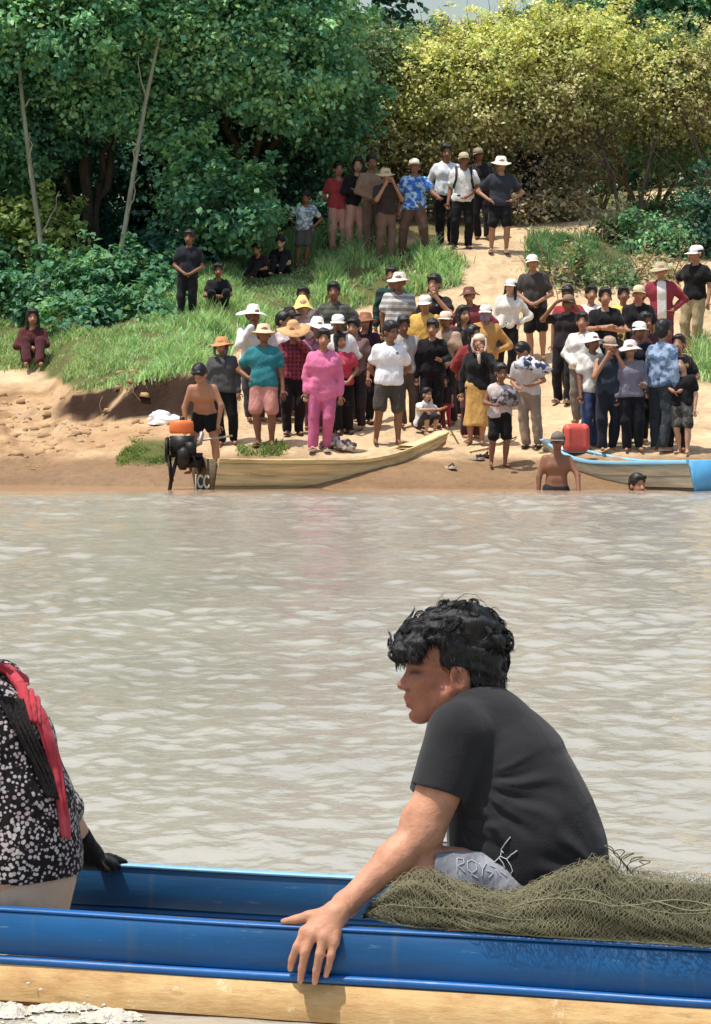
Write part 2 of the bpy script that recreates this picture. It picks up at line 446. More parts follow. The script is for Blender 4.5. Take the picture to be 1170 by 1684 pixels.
C = blend(C, sstep(420, 240, PXg) * sstep(42, 40.5, GY) * (.55 + .5 * fbm(GX * 1.4, GY * 2.2, 19)).clip(0, 1), L((196, 156, 116), .72))
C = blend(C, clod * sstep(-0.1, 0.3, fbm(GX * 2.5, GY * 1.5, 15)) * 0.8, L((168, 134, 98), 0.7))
C = blend(C, sstep(0.46, 0.30, GZ + 0.10 * fbm(GX * 1.5, GY * 3, 2)) , L((166, 134, 102), 0.66))
C = blend(C, np.clip(gm, 0, 1) * 0.9, L((96, 112, 52), 0.55))
C = blend(C, behind * 0.85, L((112, 108, 66), 0.6))
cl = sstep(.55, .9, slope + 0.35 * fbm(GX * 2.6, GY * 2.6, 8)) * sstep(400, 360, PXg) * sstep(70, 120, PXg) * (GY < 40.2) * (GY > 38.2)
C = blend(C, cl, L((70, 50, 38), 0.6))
mud = sstep(0.30, 0.12, GZ)
Vg = np.stack([GX, GY, GZ], -1)
na, nb = GX.shape
ii = np.arange(na - 1)[:, None] * nb; jj = np.arange(nb - 1)[None]
Qg = np.stack([ii + jj, ii + nb + jj, ii + nb + jj + 1, ii + jj + 1], -1).reshape(-1, 4)
def mat_ground():
    m, nt, b = nodes('bank_ground')
    a = N(nt, 'ShaderNodeAttribute'); a.attribute_name = 'Col'
    g = ramp(nt, noise(nt, 9, 6, 0.7), [(0.25, G(0.72)), (0.5, G(1.0)), (0.75, G(1.22))])
    g2 = ramp(nt, noise(nt, 1.7, 4), [(0.3, (0.86, 0.82, 0.78, 1)), (0.7, (1.08, 1.06, 1.0, 1))])
    col = mixc(nt, 1.0, mixc(nt, 1.0, a.outputs['Color'], g, 'MULTIPLY'), g2, 'MULTIPLY')
    nt.links.new(col, b.inputs['Base Color'])
    geo = N(nt, 'ShaderNodeNewGeometry'); sx = N(nt, 'ShaderNodeSeparateXYZ'); nt.links.new(geo.outputs['Position'], sx.inputs[0])
    mr = N(nt, 'ShaderNodeMapRange'); mr.inputs[1].default_value = 0.05; mr.inputs[2].default_value = 0.34; mr.inputs[3].default_value = 0.32; mr.inputs[4].default_value = 0.95
    nt.links.new(sx.outputs['Z'], mr.inputs[0]); nt.links.new(mr.outputs[0], b.inputs['Roughness'])
    b.inputs['Specular IOR Level'].default_value = 0.25
    bump(nt, b, noise(nt, 16, 6, 0.65), 0.7, 0.03)
    return m
tag(mesh_np('river_bank', Vg.reshape(-1, 3), Qg, mat_ground(), None, True, C.reshape(-1, 3)), kind='structure')

# ---------------------------------------------------------------- the river
def mat_water():
    m, nt, b = nodes('muddy_water')
    co = N(nt, 'ShaderNodeTexCoord').outputs['Object']
    c = ramp(nt, noise(nt, 0.5, 3, vec=co), [(0.3, lin4((160, 154, 142))), (0.7, lin4((174, 168, 155)))])
    sp0 = N(nt, 'ShaderNodeSeparateXYZ'); nt.links.new(co, sp0.inputs[0])
    wob = N(nt, 'ShaderNodeMath', operation='MULTIPLY_ADD'); wob.inputs[1].default_value = 3.0; nt.links.new(noise(nt, .8, 3, vec=co), wob.inputs[0]); nt.links.new(sp0.outputs['Y'], wob.inputs[2])
    sh = N(nt, 'ShaderNodeMapRange'); sh.inputs[1].default_value = 33.6; sh.inputs[2].default_value = 36.4; nt.links.new(wob.outputs[0], sh.inputs[0])
    c = mixc(nt, sh.outputs[0], c, lin4((166, 130, 98)))
    nt.links.new(c, b.inputs['Base Color'])
    b.inputs['Roughness'].default_value = 0.12; b.inputs['IOR'].default_value = 1.28; b.inputs['Specular IOR Level'].default_value = 0.5
    sep = N(nt, 'ShaderNodeSeparateXYZ'); nt.links.new(co, sep.inputs[0])
    calm = N(nt, 'ShaderNodeMapRange'); calm.inputs[1].default_value = 36.5; calm.inputs[2].default_value = 32.5; calm.inputs[3].default_value = 0.08; calm.inputs[4].default_value = 1.0
    nt.links.new(sep.outputs['Y'], calm.inputs[0])
    n1 = noise(nt, 7.0, 4, 0.6, vec=co, stretch=(0.8, 0.6, 1))
    h = N(nt, 'ShaderNodeMath', operation='MULTIPLY'); nt.links.new(n1, h.inputs[0]); nt.links.new(calm.outputs[0], h.inputs[1])
    bump(nt, b, h.outputs[0], 1.0, 0.014)
    return m
wd = np.concatenate([[-400, -80, -20, -4, 0, 2, 3], np.arange(3.4, 9, 0.018), np.arange(9, 15, .03), np.arange(15, 37.5, 0.046), [38.5, 40, 42]])
wx = np.concatenate([[-3, -1.2, -0.5, -0.25, -0.18], np.linspace(-0.15, 0.15, 240), [0.18, 0.25, 0.5, 1.2, 3]])
Y = np.broadcast_to(wd[None], (len(wx), len(wd))); X = wx[:, None] * np.maximum(np.abs(Y), 6)
X = np.where(np.abs(wx[:, None]) > 1, wx[:, None] * 300, X)
amp = sstep(4.7, 5.6, Y) * sstep(36.0, 31.5, Y) * (np.abs(wx[:, None]) < 0.16)
amp = amp * (0.85 + 0.8 * fbm(X * 0.35, Y * 0.16, 91, 3))
stepy = np.interp(Y, [0, 6, 12, 20, 40], [.018, .019, .032, .047, .047])
Z = np.zeros_like(X); rw = np.random.default_rng(4)
for i, fy in enumerate([0.9, 1.6, 2.8, 4.3, 6.2, 8.8, 12.5, 17, 23]):
    th = rw.normal() * .22; c_, s_ = math.cos(th), math.sin(th); xr = X * c_ - Y * s_; yr = X * s_ + Y * c_
    fade = sstep(2.2, 4.5, (1 / fy) / stepy)
    wx_ = .5 * vnoise(xr * fy * .3, yr * fy * .3, 300 + i)
    n_ = vnoise(xr * fy * 1.35 + wx_, yr * fy + wx_ * 1.5, 200 + i)
    n_ = n_ if i < 3 else .5 * n_ + .5 * (.25 - np.abs(vnoise(xr * fy * 1.2 + 7, yr * fy * .95 + wx_, 240 + i)) * 1.2)
    Z = Z + fade * ((.02 if i < 2 else .045 + .10 * sstep(8, 22, Y) if i < 4 else .10 + .17 * sstep(6, 18, Y) if i < 6 else .22) / fy) * n_
Z = Z * amp
mb = MB(); mb.grid(np.stack([X, Y, Z], -1))
V, f = mb.arrays()
f = [q[:, ::-1] if q.shape[1] == 4 else q for q in f]
nrm = np.cross(V[f[0][0][1]] - V[f[0][0][0]], V[f[0][0][2]] - V[f[0][0][0]])
if nrm[2] < 0: f = [q[:, ::-1] for q in f]
tag(mesh_np('river_water', V, f, mat_water()), kind='structure')

# ---------------------------------------------------------------- leaves, trunks, grass
LEAF = mat_attr('leaf', 0.55, 0.3, 0.25, 3.0, 0.0, transl=0.34)
BARK = mat_plain('bark', (84, 74, 62), 0.9, 0.4, 9, 0.6, 0.02, stretch=(1, 1, 0.25))
PALE_BARK = mat_plain('pale_bark', (150, 150, 130), 0.9, 0.35, 7, 0.5, 0.02, stretch=(1, 1, 0.2))
TWIG = mat_plain('twig', (128, 108, 84), 0.9, 0.35, 6, 0.0)
def blob(px, py, D, rx, ry, rd):
    return (P(px, py, D), np.array([rx * D / F, rd, ry * D / F]))
def leaf_quads(C0, size, up=0.5, rng=RNG, outward=None):
    n = len(C0)
    nrm = rng.normal(size=(n, 3)); nrm[:, 2] = np.abs(nrm[:, 2]) * 0.8 + up
    if outward is not None: nrm += outward * 0.7
    nrm /= np.linalg.norm(nrm, axis=1)[:, None]
    t = rng.normal(size=(n, 3)); t[:, 2] -= 0.4; t -= nrm * (t * nrm).sum(1)[:, None]; t /= np.linalg.norm(t, axis=1)[:, None] + 1e-9
    s = np.cross(nrm, t)
    L_ = (size * (0.6 + 0.8 * rng.random(n)))[:, None]; W = L_ * (0.26 + 0.14 * rng.random(n))[:, None]
    a = C0 - t * L_ * 0.5; b = C0 + s * W + nrm * L_ * 0.08; c = C0 + t * L_ * 0.5 - nrm * L_ * 0.1; d = C0 - s * W + nrm * L_ * 0.08
    V = np.stack([a, b, c, d], 1).reshape(-1, 3)
    return V, np.arange(4 * n).reshape(-1, 4)
def leaves_in(blobs, per_m2, size, pal, clump=0.22, rng=RNG, fill=0.25, shoots=10):
    """leaf clumps spread through the blobs' volume; pal = [(colour, weight)...] per blob or shared"""
    VV, QQ, CC, n0 = [], [], [], 0
    for bi, (c, r) in enumerate(blobs):
        pl = pal[bi] if isinstance(pal[0], list) else pal
        area = 4 * math.pi * ((r[0] * r[1]) ** 1.6 / 3 + (r[0] * r[2]) ** 1.6 / 3 + (r[1] * r[2]) ** 1.6 / 3) ** (1 / 1.6)
        n = int(per_m2 * area); nc = max(4, int(n / 60))
        u = rng.normal(size=(nc, 3)); u /= np.linalg.norm(u, axis=1)[:, None]
        rad = np.where(rng.random(nc) < fill, rng.random(nc) ** 0.5, 0.82 + 0.30 * rng.random(nc))
        cc = c + u * rad[:, None] * r
        cs = clump * (0.4 + 0.8 * rng.random(nc))
        ns = int(shoots * area / 6)
        if ns:   # leafy shoots breaking the outline
            su = rng.normal(size=(ns, 3)); su[:, 2] = np.abs(su[:, 2]) * .9 + .15; su /= np.linalg.norm(su, axis=1)[:, None]
            s0_ = c + su * r * .95; dv = su * .6 + rng.normal(size=(ns, 3)) * .35; dv[:, 2] += .35; dv /= np.linalg.norm(dv, axis=1)[:, None]
            ln = .25 + .55 * rng.random(ns); tt = rng.random((ns, 5))
            cc = np.vstack([cc, (s0_[:, None] + dv[:, None] * (ln[:, None] * tt)[..., None]).reshape(-1, 3)]); cs = np.concatenate([cs, np.full(ns * 5, clump * .32)]); nc = len(cc)
        w = rng.random(nc); w[nc - ns * 5:] *= .35; k = rng.choice(nc, n, p=w / w.sum())
        g = rng.normal(size=(n, 3)) * cs[k][:, None]; g[:, 2] *= 0.6
        pos = cc[k] + g
        out = (pos - c) / r; out /= np.linalg.norm(out, axis=1)[:, None] + 1e-9
        V, Q = leaf_quads(pos, size, 0.5, rng, out)
        cols = np.array([L(x[0]) for x in pl]); ww = np.array([x[1] for x in pl], float)
        ck = rng.choice(len(pl), nc, p=ww / ww.sum())
        col = cols[ck][k] * (0.7 + 0.6 * rng.random(n))[:, None] * (0.8 + 0.4 * rng.random(nc))[k][:, None]
        sw = rng.random(n) < 0.25; col[sw] = cols[rng.choice(len(pl), sw.sum())]
        VV.append(V); QQ.append(Q + n0); CC.append(np.repeat(col, 4, 0)); n0 += len(V)
    return np.vstack(VV), np.vstack(QQ), np.vstack(CC)
def limb(mb, a, b, r0, r1, rng, wig=0.12, n=7, sides=6):
    t = np.linspace(0, 1, n)[:, None]; a = np.asarray(a); b = np.asarray(b)
    L_ = np.linalg.norm(b - a); p = a + (b - a) * t
    p[1:-1] += rng.normal(size=(n - 2, 3)) * wig * L_ * 0.25
    mb.tube(p, r0 + (r1 - r0) * t[:, 0], sides); return p
def tree(name, label, cat, base, blobs, pal, per_m2=900, size=0.1, r=0.1, group=None, twigs=0, clump=0.22, seed=1, bark=None, fill=0.25, stems=1, fan=0.0, shoots=10):
    rng = np.random.default_rng(seed)
    root = empty(name, base); tag(root, label, cat, group)
    base = np.asarray(base, float)
    mb = MB()
    for s in range(stems):
        off = np.array([fan * (s - (stems - 1) / 2), rng.normal() * 0.1, 0])
        for i, (c, rr) in enumerate(blobs):
            if stems > 1 and i % stems != s: continue
            mid = base + off * 2 + (c - base) * np.array([0.35, 0.35, 0.5])
            if s == 0 and i == 0 or stems > 1: limb(mb, base + off - np.array([0, 0, 0.15]), mid, r, r * 0.7, rng, 0.08)
            else: limb(mb, base + off, mid, r * 0.6, r * 0.5, rng, 0.1)
            limb(mb, mid, c, r * 0.55, r * 0.2, rng)
            for _ in range(5):
                u = rng.normal(size=3); u[2] = abs(u[2]); u /= np.linalg.norm(u)
                limb(mb, mid + (c - mid) * (0.4 + 0.6 * rng.random()), c + u * rr * 0.85, r * 0.2, 0.006, rng, 0.15, 6, 4)
    mb.xf(None, -base)
    mb.build('trunk', bark or BARK, root)
    if twigs:
        tb = MB()
        for c, rr in blobs:
            for _ in range(twigs):
                u = rng.normal(size=3); u /= np.linalg.norm(u); q = c + u * rr * (0.3 + 0.7 * rng.random())
                v = u * 0.5 + rng.normal(size=3) * 0.5; v[2] += 0.25; v /= np.linalg.norm(v); L_ = 0.35 + 0.6 * rng.random()
                limb(tb, q, q + v * L_, 0.011, 0.004, rng, 0.2, 4, 3)
        tb.xf(None, -base); o = tb.build('twigs', TWIG, root); o['kind'] = 'stuff'
    V, Q, Cc = leaves_in(blobs, per_m2, size, pal, clump, rng, fill, shoots)
    o = mesh_np('crown', V - base, Q, LEAF, root, False, Cc); o['kind'] = 'stuff'
    return root
def base_at(px, D): return np.array([(px - CX) / F * D, D, ground(px, D)])

G_LIT = [((160, 204, 150), 3), ((130, 182, 136), 4), ((176, 214, 158), 2), ((96, 154, 124), 3)]  # leaf palettes from sunlit to shaded green, light put into the colour
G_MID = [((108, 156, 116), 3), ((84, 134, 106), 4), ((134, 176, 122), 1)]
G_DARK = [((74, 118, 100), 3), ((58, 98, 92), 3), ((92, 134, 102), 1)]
G_YEL = [((176, 190, 112), 3), ((154, 174, 104), 3), ((132, 160, 98), 2), ((192, 198, 130), 1)]
Y_TOP = [((226, 222, 142), 4), ((210, 212, 132), 4), ((186, 200, 126), 3), ((232, 226, 164), 2)]
Y_MID = [((208, 202, 148), 4), ((194, 184, 142), 3), ((184, 190, 134), 3)]
B_LOW = [((188, 172, 146), 4), ((168, 154, 130), 3), ((166, 166, 124), 2)]
PALEG = [((122, 146, 104), 3), ((104, 132, 96), 3), ((140, 156, 112), 1)]

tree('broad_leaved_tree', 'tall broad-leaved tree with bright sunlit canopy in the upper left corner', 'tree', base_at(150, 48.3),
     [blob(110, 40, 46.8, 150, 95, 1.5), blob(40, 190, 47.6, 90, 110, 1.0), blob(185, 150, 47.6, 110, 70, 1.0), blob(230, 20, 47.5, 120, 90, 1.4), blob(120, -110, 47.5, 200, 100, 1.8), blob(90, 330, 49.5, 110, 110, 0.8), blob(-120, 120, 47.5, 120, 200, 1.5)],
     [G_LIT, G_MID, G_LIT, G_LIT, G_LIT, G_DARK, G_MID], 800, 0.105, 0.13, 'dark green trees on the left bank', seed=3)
tree('broad_leaved_tree', 'dense broad-leaved tree behind the two seated people in black', 'tree', base_at(400, 49.5),
     [blob(360, 60, 47.4, 120, 105, 1.5), blob(455, 110, 47.4, 90, 95, 1.2), blob(528, 80, 47.8, 58, 105, 1.1), blob(360, -100, 47.6, 200, 90, 1.8), blob(545, 190, 48.8, 60, 80, 0.8), blob(440, 250, 49.3, 110, 90, 0.7)],
     [G_LIT, G_LIT, G_LIT, G_LIT, G_MID, G_DARK], 800, 0.105, 0.14, 'dark green trees on the left bank', seed=4)
tree('leaning_shrub_tree', 'leafy shrub slanting down to the seated pair in black', 'shrub', base_at(330, 47.2),
     [blob(292, 240, 47.2, 36, 60, 0.5), blob(325, 310, 46.9, 50, 60, 0.6), blob(375, 350, 46.6, 62, 52, 0.6), blob(408, 345, 47.2, 36, 34, 0.4), blob(320, 385, 47, 60, 50, 0.5)],
     [G_LIT, G_LIT, G_MID, G_LIT, G_MID], 620, 0.12, 0.05, seed=5)
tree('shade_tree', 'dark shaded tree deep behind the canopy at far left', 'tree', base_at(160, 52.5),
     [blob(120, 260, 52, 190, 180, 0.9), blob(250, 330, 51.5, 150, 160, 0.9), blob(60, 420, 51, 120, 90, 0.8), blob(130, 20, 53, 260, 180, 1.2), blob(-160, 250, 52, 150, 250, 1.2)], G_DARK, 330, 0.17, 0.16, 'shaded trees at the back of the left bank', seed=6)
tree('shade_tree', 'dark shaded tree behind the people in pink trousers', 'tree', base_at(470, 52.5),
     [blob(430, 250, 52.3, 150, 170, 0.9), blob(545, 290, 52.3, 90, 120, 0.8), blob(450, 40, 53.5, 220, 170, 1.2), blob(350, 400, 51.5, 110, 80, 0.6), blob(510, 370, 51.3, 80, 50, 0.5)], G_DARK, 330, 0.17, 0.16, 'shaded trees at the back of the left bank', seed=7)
for k, (px, py, D, rx, ry, lab, pl) in enumerate([
        (200, 480, 45.6, 105, 62, 'dark leafy shrub left of the standing person in dark clothes', G_MID),
        (95, 500, 46.0, 80, 66, 'dark leafy shrub above the seated person in dark red', G_MID),
        (290, 445, 46.6, 60, 60, 'dark leafy shrub behind the standing person in dark clothes', G_DARK),
        (55, 405, 47.0, 75, 75, 'yellow-green leafy bush at the left edge under the tree', G_YEL),
        (150, 535, 44.1, 84, 40, 'low dark shrub on the grass right of the seated person in dark red', G_MID),
        (245, 520, 44.4, 58, 34, 'low dark shrub on the grass left of the crouching person', G_MID),
        (-60, 470, 46.4, 90, 90, 'green leafy bush at the far left edge behind the seated person', G_MID)]):
    tree('shrub', lab, 'shrub', base_at(px, D), [blob(px - rx * 0.3, py, D, rx * 0.7, ry, 0.6), blob(px + rx * 0.4, py + 8, D, rx * 0.55, ry * 0.85, 0.6)], pl, 520, 0.12, 0.03, 'leafy shrubs under the left trees', seed=20 + k)
# two thin pale stems standing free in front of the shade
for pts, r, lab in (([(195, 432, 45.9), (208, 360, 46), (222, 270, 46.1), (240, 165, 46.2), (262, 60, 46.3), (268, -60, 46.4)], 0.05, 'thin pale bare trunk leaning right in front of the dark trees'),
                    ([(75, 460, 46.2), (66, 390, 46.2), (52, 290, 46.3), (38, 180, 46.4), (28, 60, 46.5), (20, -60, 46.6)], 0.055, 'thin pale bare trunk near the left edge leaning left')):
    w = np.array([P(*p) for p in pts]); b = w[0].copy(); b[2] = ground_xy(b[0], b[1]); w = np.vstack([b - [0, 0, .1], w])
    root = empty('slender_tree', b); tag(root, lab, 'tree', 'thin pale trunks on the left')
    mb = MB(); mb.tube(w - b, np.linspace(r, r * 0.5, len(w)), 8)
    rg = np.random.default_rng(int(r * 1000))
    for i in (2, 3, 4):
        limb(mb, w[i] - b, w[i] - b + np.array([rg.normal() * 0.5, rg.normal() * 0.3, 0.7]), r * 0.4, 0.006, rg)
    mb.build('trunk', PALE_BARK, root)
    V, Q, Cc = leaves_in([(w[-1], np.array([0.9, 0.8, 0.6])), (w[-2] + np.array([0.2, 0, .3]), np.array([0.4, 0.4, 0.4]))], 420, 0.12, G_LIT, rng=rg)
    mesh_np('crown', V - b, Q, LEAF, root, False, Cc)['kind'] = 'stuff'
# the olive thicket behind the path
TH = [
    (600, 51.5, [blob(598, 120, 51.2, 60, 70, 1.0), blob(640, 112, 51.6, 36, 34, .8), blob(625, 220, 51.3, 60, 60, 0.8), blob(610, 300, 51.8, 60, 60, 0.6), blob(575, 95, 52, 30, 44, .6)], [PALEG, PALEG, Y_MID, B_LOW, PALEG], 'grey-green thicket bush behind the person in the tan shirt'),
    (715, 52.0, [blob(690, 150, 51.2, 70, 65, 1.0), blob(745, 122, 51.5, 58, 46, 0.9), blob(700, 108, 51.9, 38, 32, .7), blob(720, 215, 51.2, 70, 60, 0.9), blob(720, 290, 52, 90, 60, 0.6), blob(775, 78, 51.8, 30, 24, .6)], [Y_TOP, Y_TOP, PALEG, Y_MID, B_LOW, Y_TOP], 'olive-yellow thicket bush behind the two men in white shirts'),
    (840, 51.8, [blob(830, 118, 50.9, 70, 55, 1.0), blob(872, 72, 51.3, 46, 32, .8), blob(800, 185, 50.9, 60, 50, 0.8), blob(885, 175, 50.8, 66, 56, 0.9), blob(850, 250, 51.4, 90, 60, 0.7), blob(880, 315, 51.4, 80, 45, 0.6), blob(815, 74, 51.6, 28, 22, .6)], [Y_TOP, Y_TOP, Y_MID, Y_MID, B_LOW, B_LOW, Y_TOP], 'olive-yellow thicket bush behind the man in the white bucket hat'),
    (960, 52.6, [blob(950, 95, 51.3, 70, 52, 1.0), blob(985, 62, 51.8, 40, 26, .7), blob(960, 170, 51.3, 60, 45, 0.9), blob(945, 245, 51.9, 60, 50, 0.6), blob(925, 305, 52.0, 50, 45, 0.5), blob(920, 52, 51.6, 30, 22, .6)], [Y_TOP, Y_TOP, Y_MID, B_LOW, B_LOW, Y_TOP], 'yellow-green thicket bush over the bend of the sandy path'),
    (1080, 53.5, [blob(1060, 120, 51.8, 66, 54, 1.0), blob(1110, 100, 52, 44, 34, .8), blob(1140, 165, 51.8, 66, 54, 1.0), blob(1060, 195, 52.2, 56, 40, 0.8), blob(1230, 150, 52, 90, 100, 1.2), blob(1100, 240, 52.6, 60, 36, .6)], [Y_TOP, PALEG, Y_MID, Y_MID, Y_MID, PALEG], 'yellow-green thicket tree with bare stems at the right edge'),
]
for k, (px, D, bl, pl, lab) in enumerate(TH):
    tree('thicket_bush', lab, 'bush', base_at(px, D), bl, pl, 760, 0.075, 0.05, 'olive thicket bushes at the top of the path', twigs=70, clump=0.24, shoots=26, seed=40 + k, stems=3, fan=0.35, bark=TWIG, fill=0.35)
tree('background_tree', 'pale grey-green tree rising behind the thicket at the sky gap', 'tree', base_at(690, 60), [blob(690, 100, 60, 44, 45, 1.2), blob(640, 110, 60, 50, 55, 1.4), blob(735, 100, 61, 30, 34, 1)], PALEG, 420, 0.13, 0.1, 'trees behind the thicket', seed=60)
tree('background_tree', 'dark green tree top behind the thicket in the upper right corner', 'tree', base_at(1060, 62), [blob(1040, 25, 62, 80, 50, 1.5), blob(1120, 30, 62, 70, 55, 1.5), blob(945, 15, 63, 50, 32, 1.3), blob(1200, 20, 62, 90, 80, 1.5), blob(1080, 150, 63, 120, 90, 1.0)], G_MID, 420, 0.15, 0.12, 'trees behind the thicket', seed=61)
tree('background_tree', 'dim green tree filling the gaps under the right thicket', 'tree', base_at(900, 60), [blob(870, 130, 60, 130, 90, 1.0), blob(760, 170, 60, 110, 90, 1.0), blob(1000, 200, 59, 110, 80, 1.0), blob(640, 200, 60, 100, 110, 1.0), blob(1130, 250, 60, 110, 60, .8), blob(820, 280, 58, 130, 60, .8), blob(1010, 275, 62, 80, 50, .8), blob(1170, 290, 63, 90, 50, .8)], G_MID, 300, 0.15, 0.1, 'trees behind the thicket', seed=62)
for k, (pts, lab) in enumerate([([(1022, 372, 50.6), (1010, 300, 50.7), (990, 240, 50.9), (975, 180, 51.2)], 'bare dark sapling stem beside the path bend'),
                                ([(1052, 370, 50.7), (1058, 310, 50.7), (1072, 250, 50.8), (1100, 190, 51)], 'bare dark sapling with forked stem right of the path bend'),
                                ([(1180, 330, 50.9), (1140, 225, 50.9), (1105, 160, 51), (1085, 130, 51.2)], 'crooked bare branch tree at the right edge of the thicket')]):
    w = np.array([P(*p) for p in pts]); b = w[0].copy(); b[2] = ground_xy(b[0], b[1]); w = np.vstack([b - [0, 0, .1], w]); rg = np.random.default_rng(90 + k)
    root = empty('bare_sapling', b); tag(root, lab, 'sapling', 'bare saplings by the path')
    mb = MB(); mb.tube(w - b, np.linspace(0.05, 0.02, len(w)), 7)
    for i in (1, 2, 2, 3, 3):
        limb(mb, w[i] - b, w[i] - b + np.array([rg.normal() * 0.5, rg.normal() * 0.3, 0.8 + 0.3 * rg.random()]), 0.022, 0.006, rg, 0.2, 6, 5)
    mb.build('trunk', BARK, root)
    V, Q, Cc = leaves_in([(w[-1], np.array([0.6, 0.5, 0.4]))], 300, 0.08, Y_MID, rng=rg); mesh_np('crown', V - b, Q, LEAF, root, False, Cc)['kind'] = 'stuff'
for k, (px, py, D, rx, ry, lab, pl) in enumerate([
        (1085, 395, 48.4, 60, 38, 'dark green scrub bush above the person in the red jacket', G_MID),
        (1010, 385, 49.2, 34, 24, 'small dim scrub bush right of the path', [((96, 100, 66), 2), ((70, 92, 62), 2)]),
        (1165, 380, 48.6, 50, 60, 'dark green scrub bush at the right edge', G_DARK),
        (585, 392, 48.2, 34, 18, 'low weedy bush at the feet of the people in pink trousers', G_LIT),
        (860, 345, 50.6, 30, 22, 'dry brown scrub beside the path behind the bucket hat man', B_LOW),
        (930, 340, 51, 36, 20, 'dry brown scrub beside the upper path bend', B_LOW),
        (1080, 452, 47.3, 60, 14, 'dry scrub strip behind the yellow shirt', B_LOW),
        (915, 452, 46.6, 34, 9, 'low dry scrub right of the man in white cap on the slope', B_LOW),
        (965, 462, 46.5, 40, 10, 'low dry scrub behind the white open shirt', PALEG),
        (1025, 458, 46.7, 34, 10, 'low dry scrub between grass patch and yellow shirt', PALEG),
        (1040, 340, 53.5, 40, 16, 'pale green scrub under the bare stems at the path bend', PALEG),
        (1120, 332, 53.8, 44, 20, 'pale green scrub behind the dark right edge bush', PALEG)]):
    tree('scrub_bush', lab, 'bush', base_at(px, D), [blob(px - rx * 0.3, py, D, rx * 0.7, ry, 0.4), blob(px + rx * 0.45, py + 4, D, rx * 0.55, ry * 0.8, 0.4)], pl, 620, 0.085, 0.02, 'scrub bushes along the path', twigs=14, seed=70 + k)

# grass
def grass(name, label, n, sel, h, pal, seed):
    rng = np.random.default_rng(seed)
    px = rng.uniform(*sel[0], n); D = rng.uniform(*sel[1], n)
    gi = np.clip(np.interp(px, GPX, np.arange(len(GPX))), 0, len(GPX) - 2); gj = np.clip(np.interp(D, ROWD, np.arange(len(ROWD))), 0, len(ROWD) - 2)
    i0 = gi.astype(int); j0 = gj.astype(int); a = gi - i0; b = gj - j0
    z = (GZ[i0, j0] * (1 - b) + GZ[i0, j0 + 1] * b) * (1 - a) + (GZ[i0 + 1, j0] * (1 - b) + GZ[i0 + 1, j0 + 1] * b) * a
    x = (px - CX) / F * D; py = project_grid(x, D, z)
    m = grass_mask(px, py, 26 * fbm(x * 1.3, D * 1.3, 5, 3)); tuft = fbm(x * 2.2, D * 2.2, 55, 3)
    keep = (rng.random(n) < m * (0.5 + 1.9 * tuft + 0.2)) 
    x, D, z, tuft, px, py = (v[keep] for v in (x, D, z, tuft, px, py)); n = len(x)
    H = h * (0.45 + 0.8 * rng.random(n)) * np.clip(0.95 + 1.4 * tuft, 0.35, 1.8)
    H *= np.where((px > 398) & (px < 520) & (D > 44.8) & (D < 47.6), .3, 1.0)
    H *= np.where((py > 715), 0.45, 1.0) * (0.55 + 0.45 * sstep(250, 330, px) + 0.0)
    az = rng.uniform(0, 6.283, n); ln = np.stack([np.cos(az), np.sin(az), 0 * az], 1) * (H * (0.2 + 0.6 * rng.random(n)))[:, None]
    sd = np.stack([-np.sin(az + rng.normal(size=n)), np.cos(az), 0 * az], 1); w = (0.005 + 0.008 * rng.random(n))[:, None]
    p0 = np.stack([x, D, z - 0.02], 1); p1 = p0 + ln * 0.35 + np.array([0, 0, 1]) * (H * 0.6)[:, None]; p2 = p0 + ln + np.array([0, 0, 1]) * (H * 0.95)[:, None]
    V = np.stack([p0 - sd * w, p0 + sd * w, p1 + sd * w * 0.9, p1 - sd * w * 0.9, p2], 1).reshape(-1, 3)
    k = np.arange(n)[:, None] * 5
    Q = k + np.array([[0, 1, 2, 3]]); T = k + np.array([[3, 2, 4]])
    cols = np.array([L(c) for c, _ in pal]); ww = np.array([q for _, q in pal], float)
    dry = np.clip(sstep(250, 130, px) * 0.8 + (py > 715) * 0.6, 0, 1)[:, None]
    ck = cols[rng.choice(len(pal), n, p=ww / ww.sum())] * (0.7 + 0.6 * rng.random(n))[:, None]
    ck = ck * (1 - dry * 0.45) + L((150, 150, 92)) * dry * 0.45
    tag(mesh_np(name, V, [Q, T], LEAF, None, False, np.repeat(ck, 5, 0)), label, 'grass', kind='stuff')
GP = [((172, 206, 146), 4), ((150, 194, 128), 4), ((196, 218, 168), 3), ((150, 176, 122), 2), ((190, 186, 140), 2)]
grass('grass', 'bright green grass on the mound and slope behind the crowd', 210000, ((-200, 780), (38.5, 49.8)), 0.21, GP, 5)
grass('grass', 'green grass patch right of the sandy path', 26000, ((840, 1060), (45.5, 49.8)), 0.15, [((112, 156, 106), 3), ((96, 138, 96), 3), ((150, 160, 116), 2)], 6)
grass('grass', 'sparse short grass at the water edge by the boat engine', 22000, ((180, 490), (36.2, 38.0)), 0.2, [((130, 150, 84), 3), ((112, 142, 78), 3)], 8)
grass('grass', 'bright green weeds at the right edge of the bank', 5000, ((1110, 1300), (42, 45)), 0.3, GP, 9)
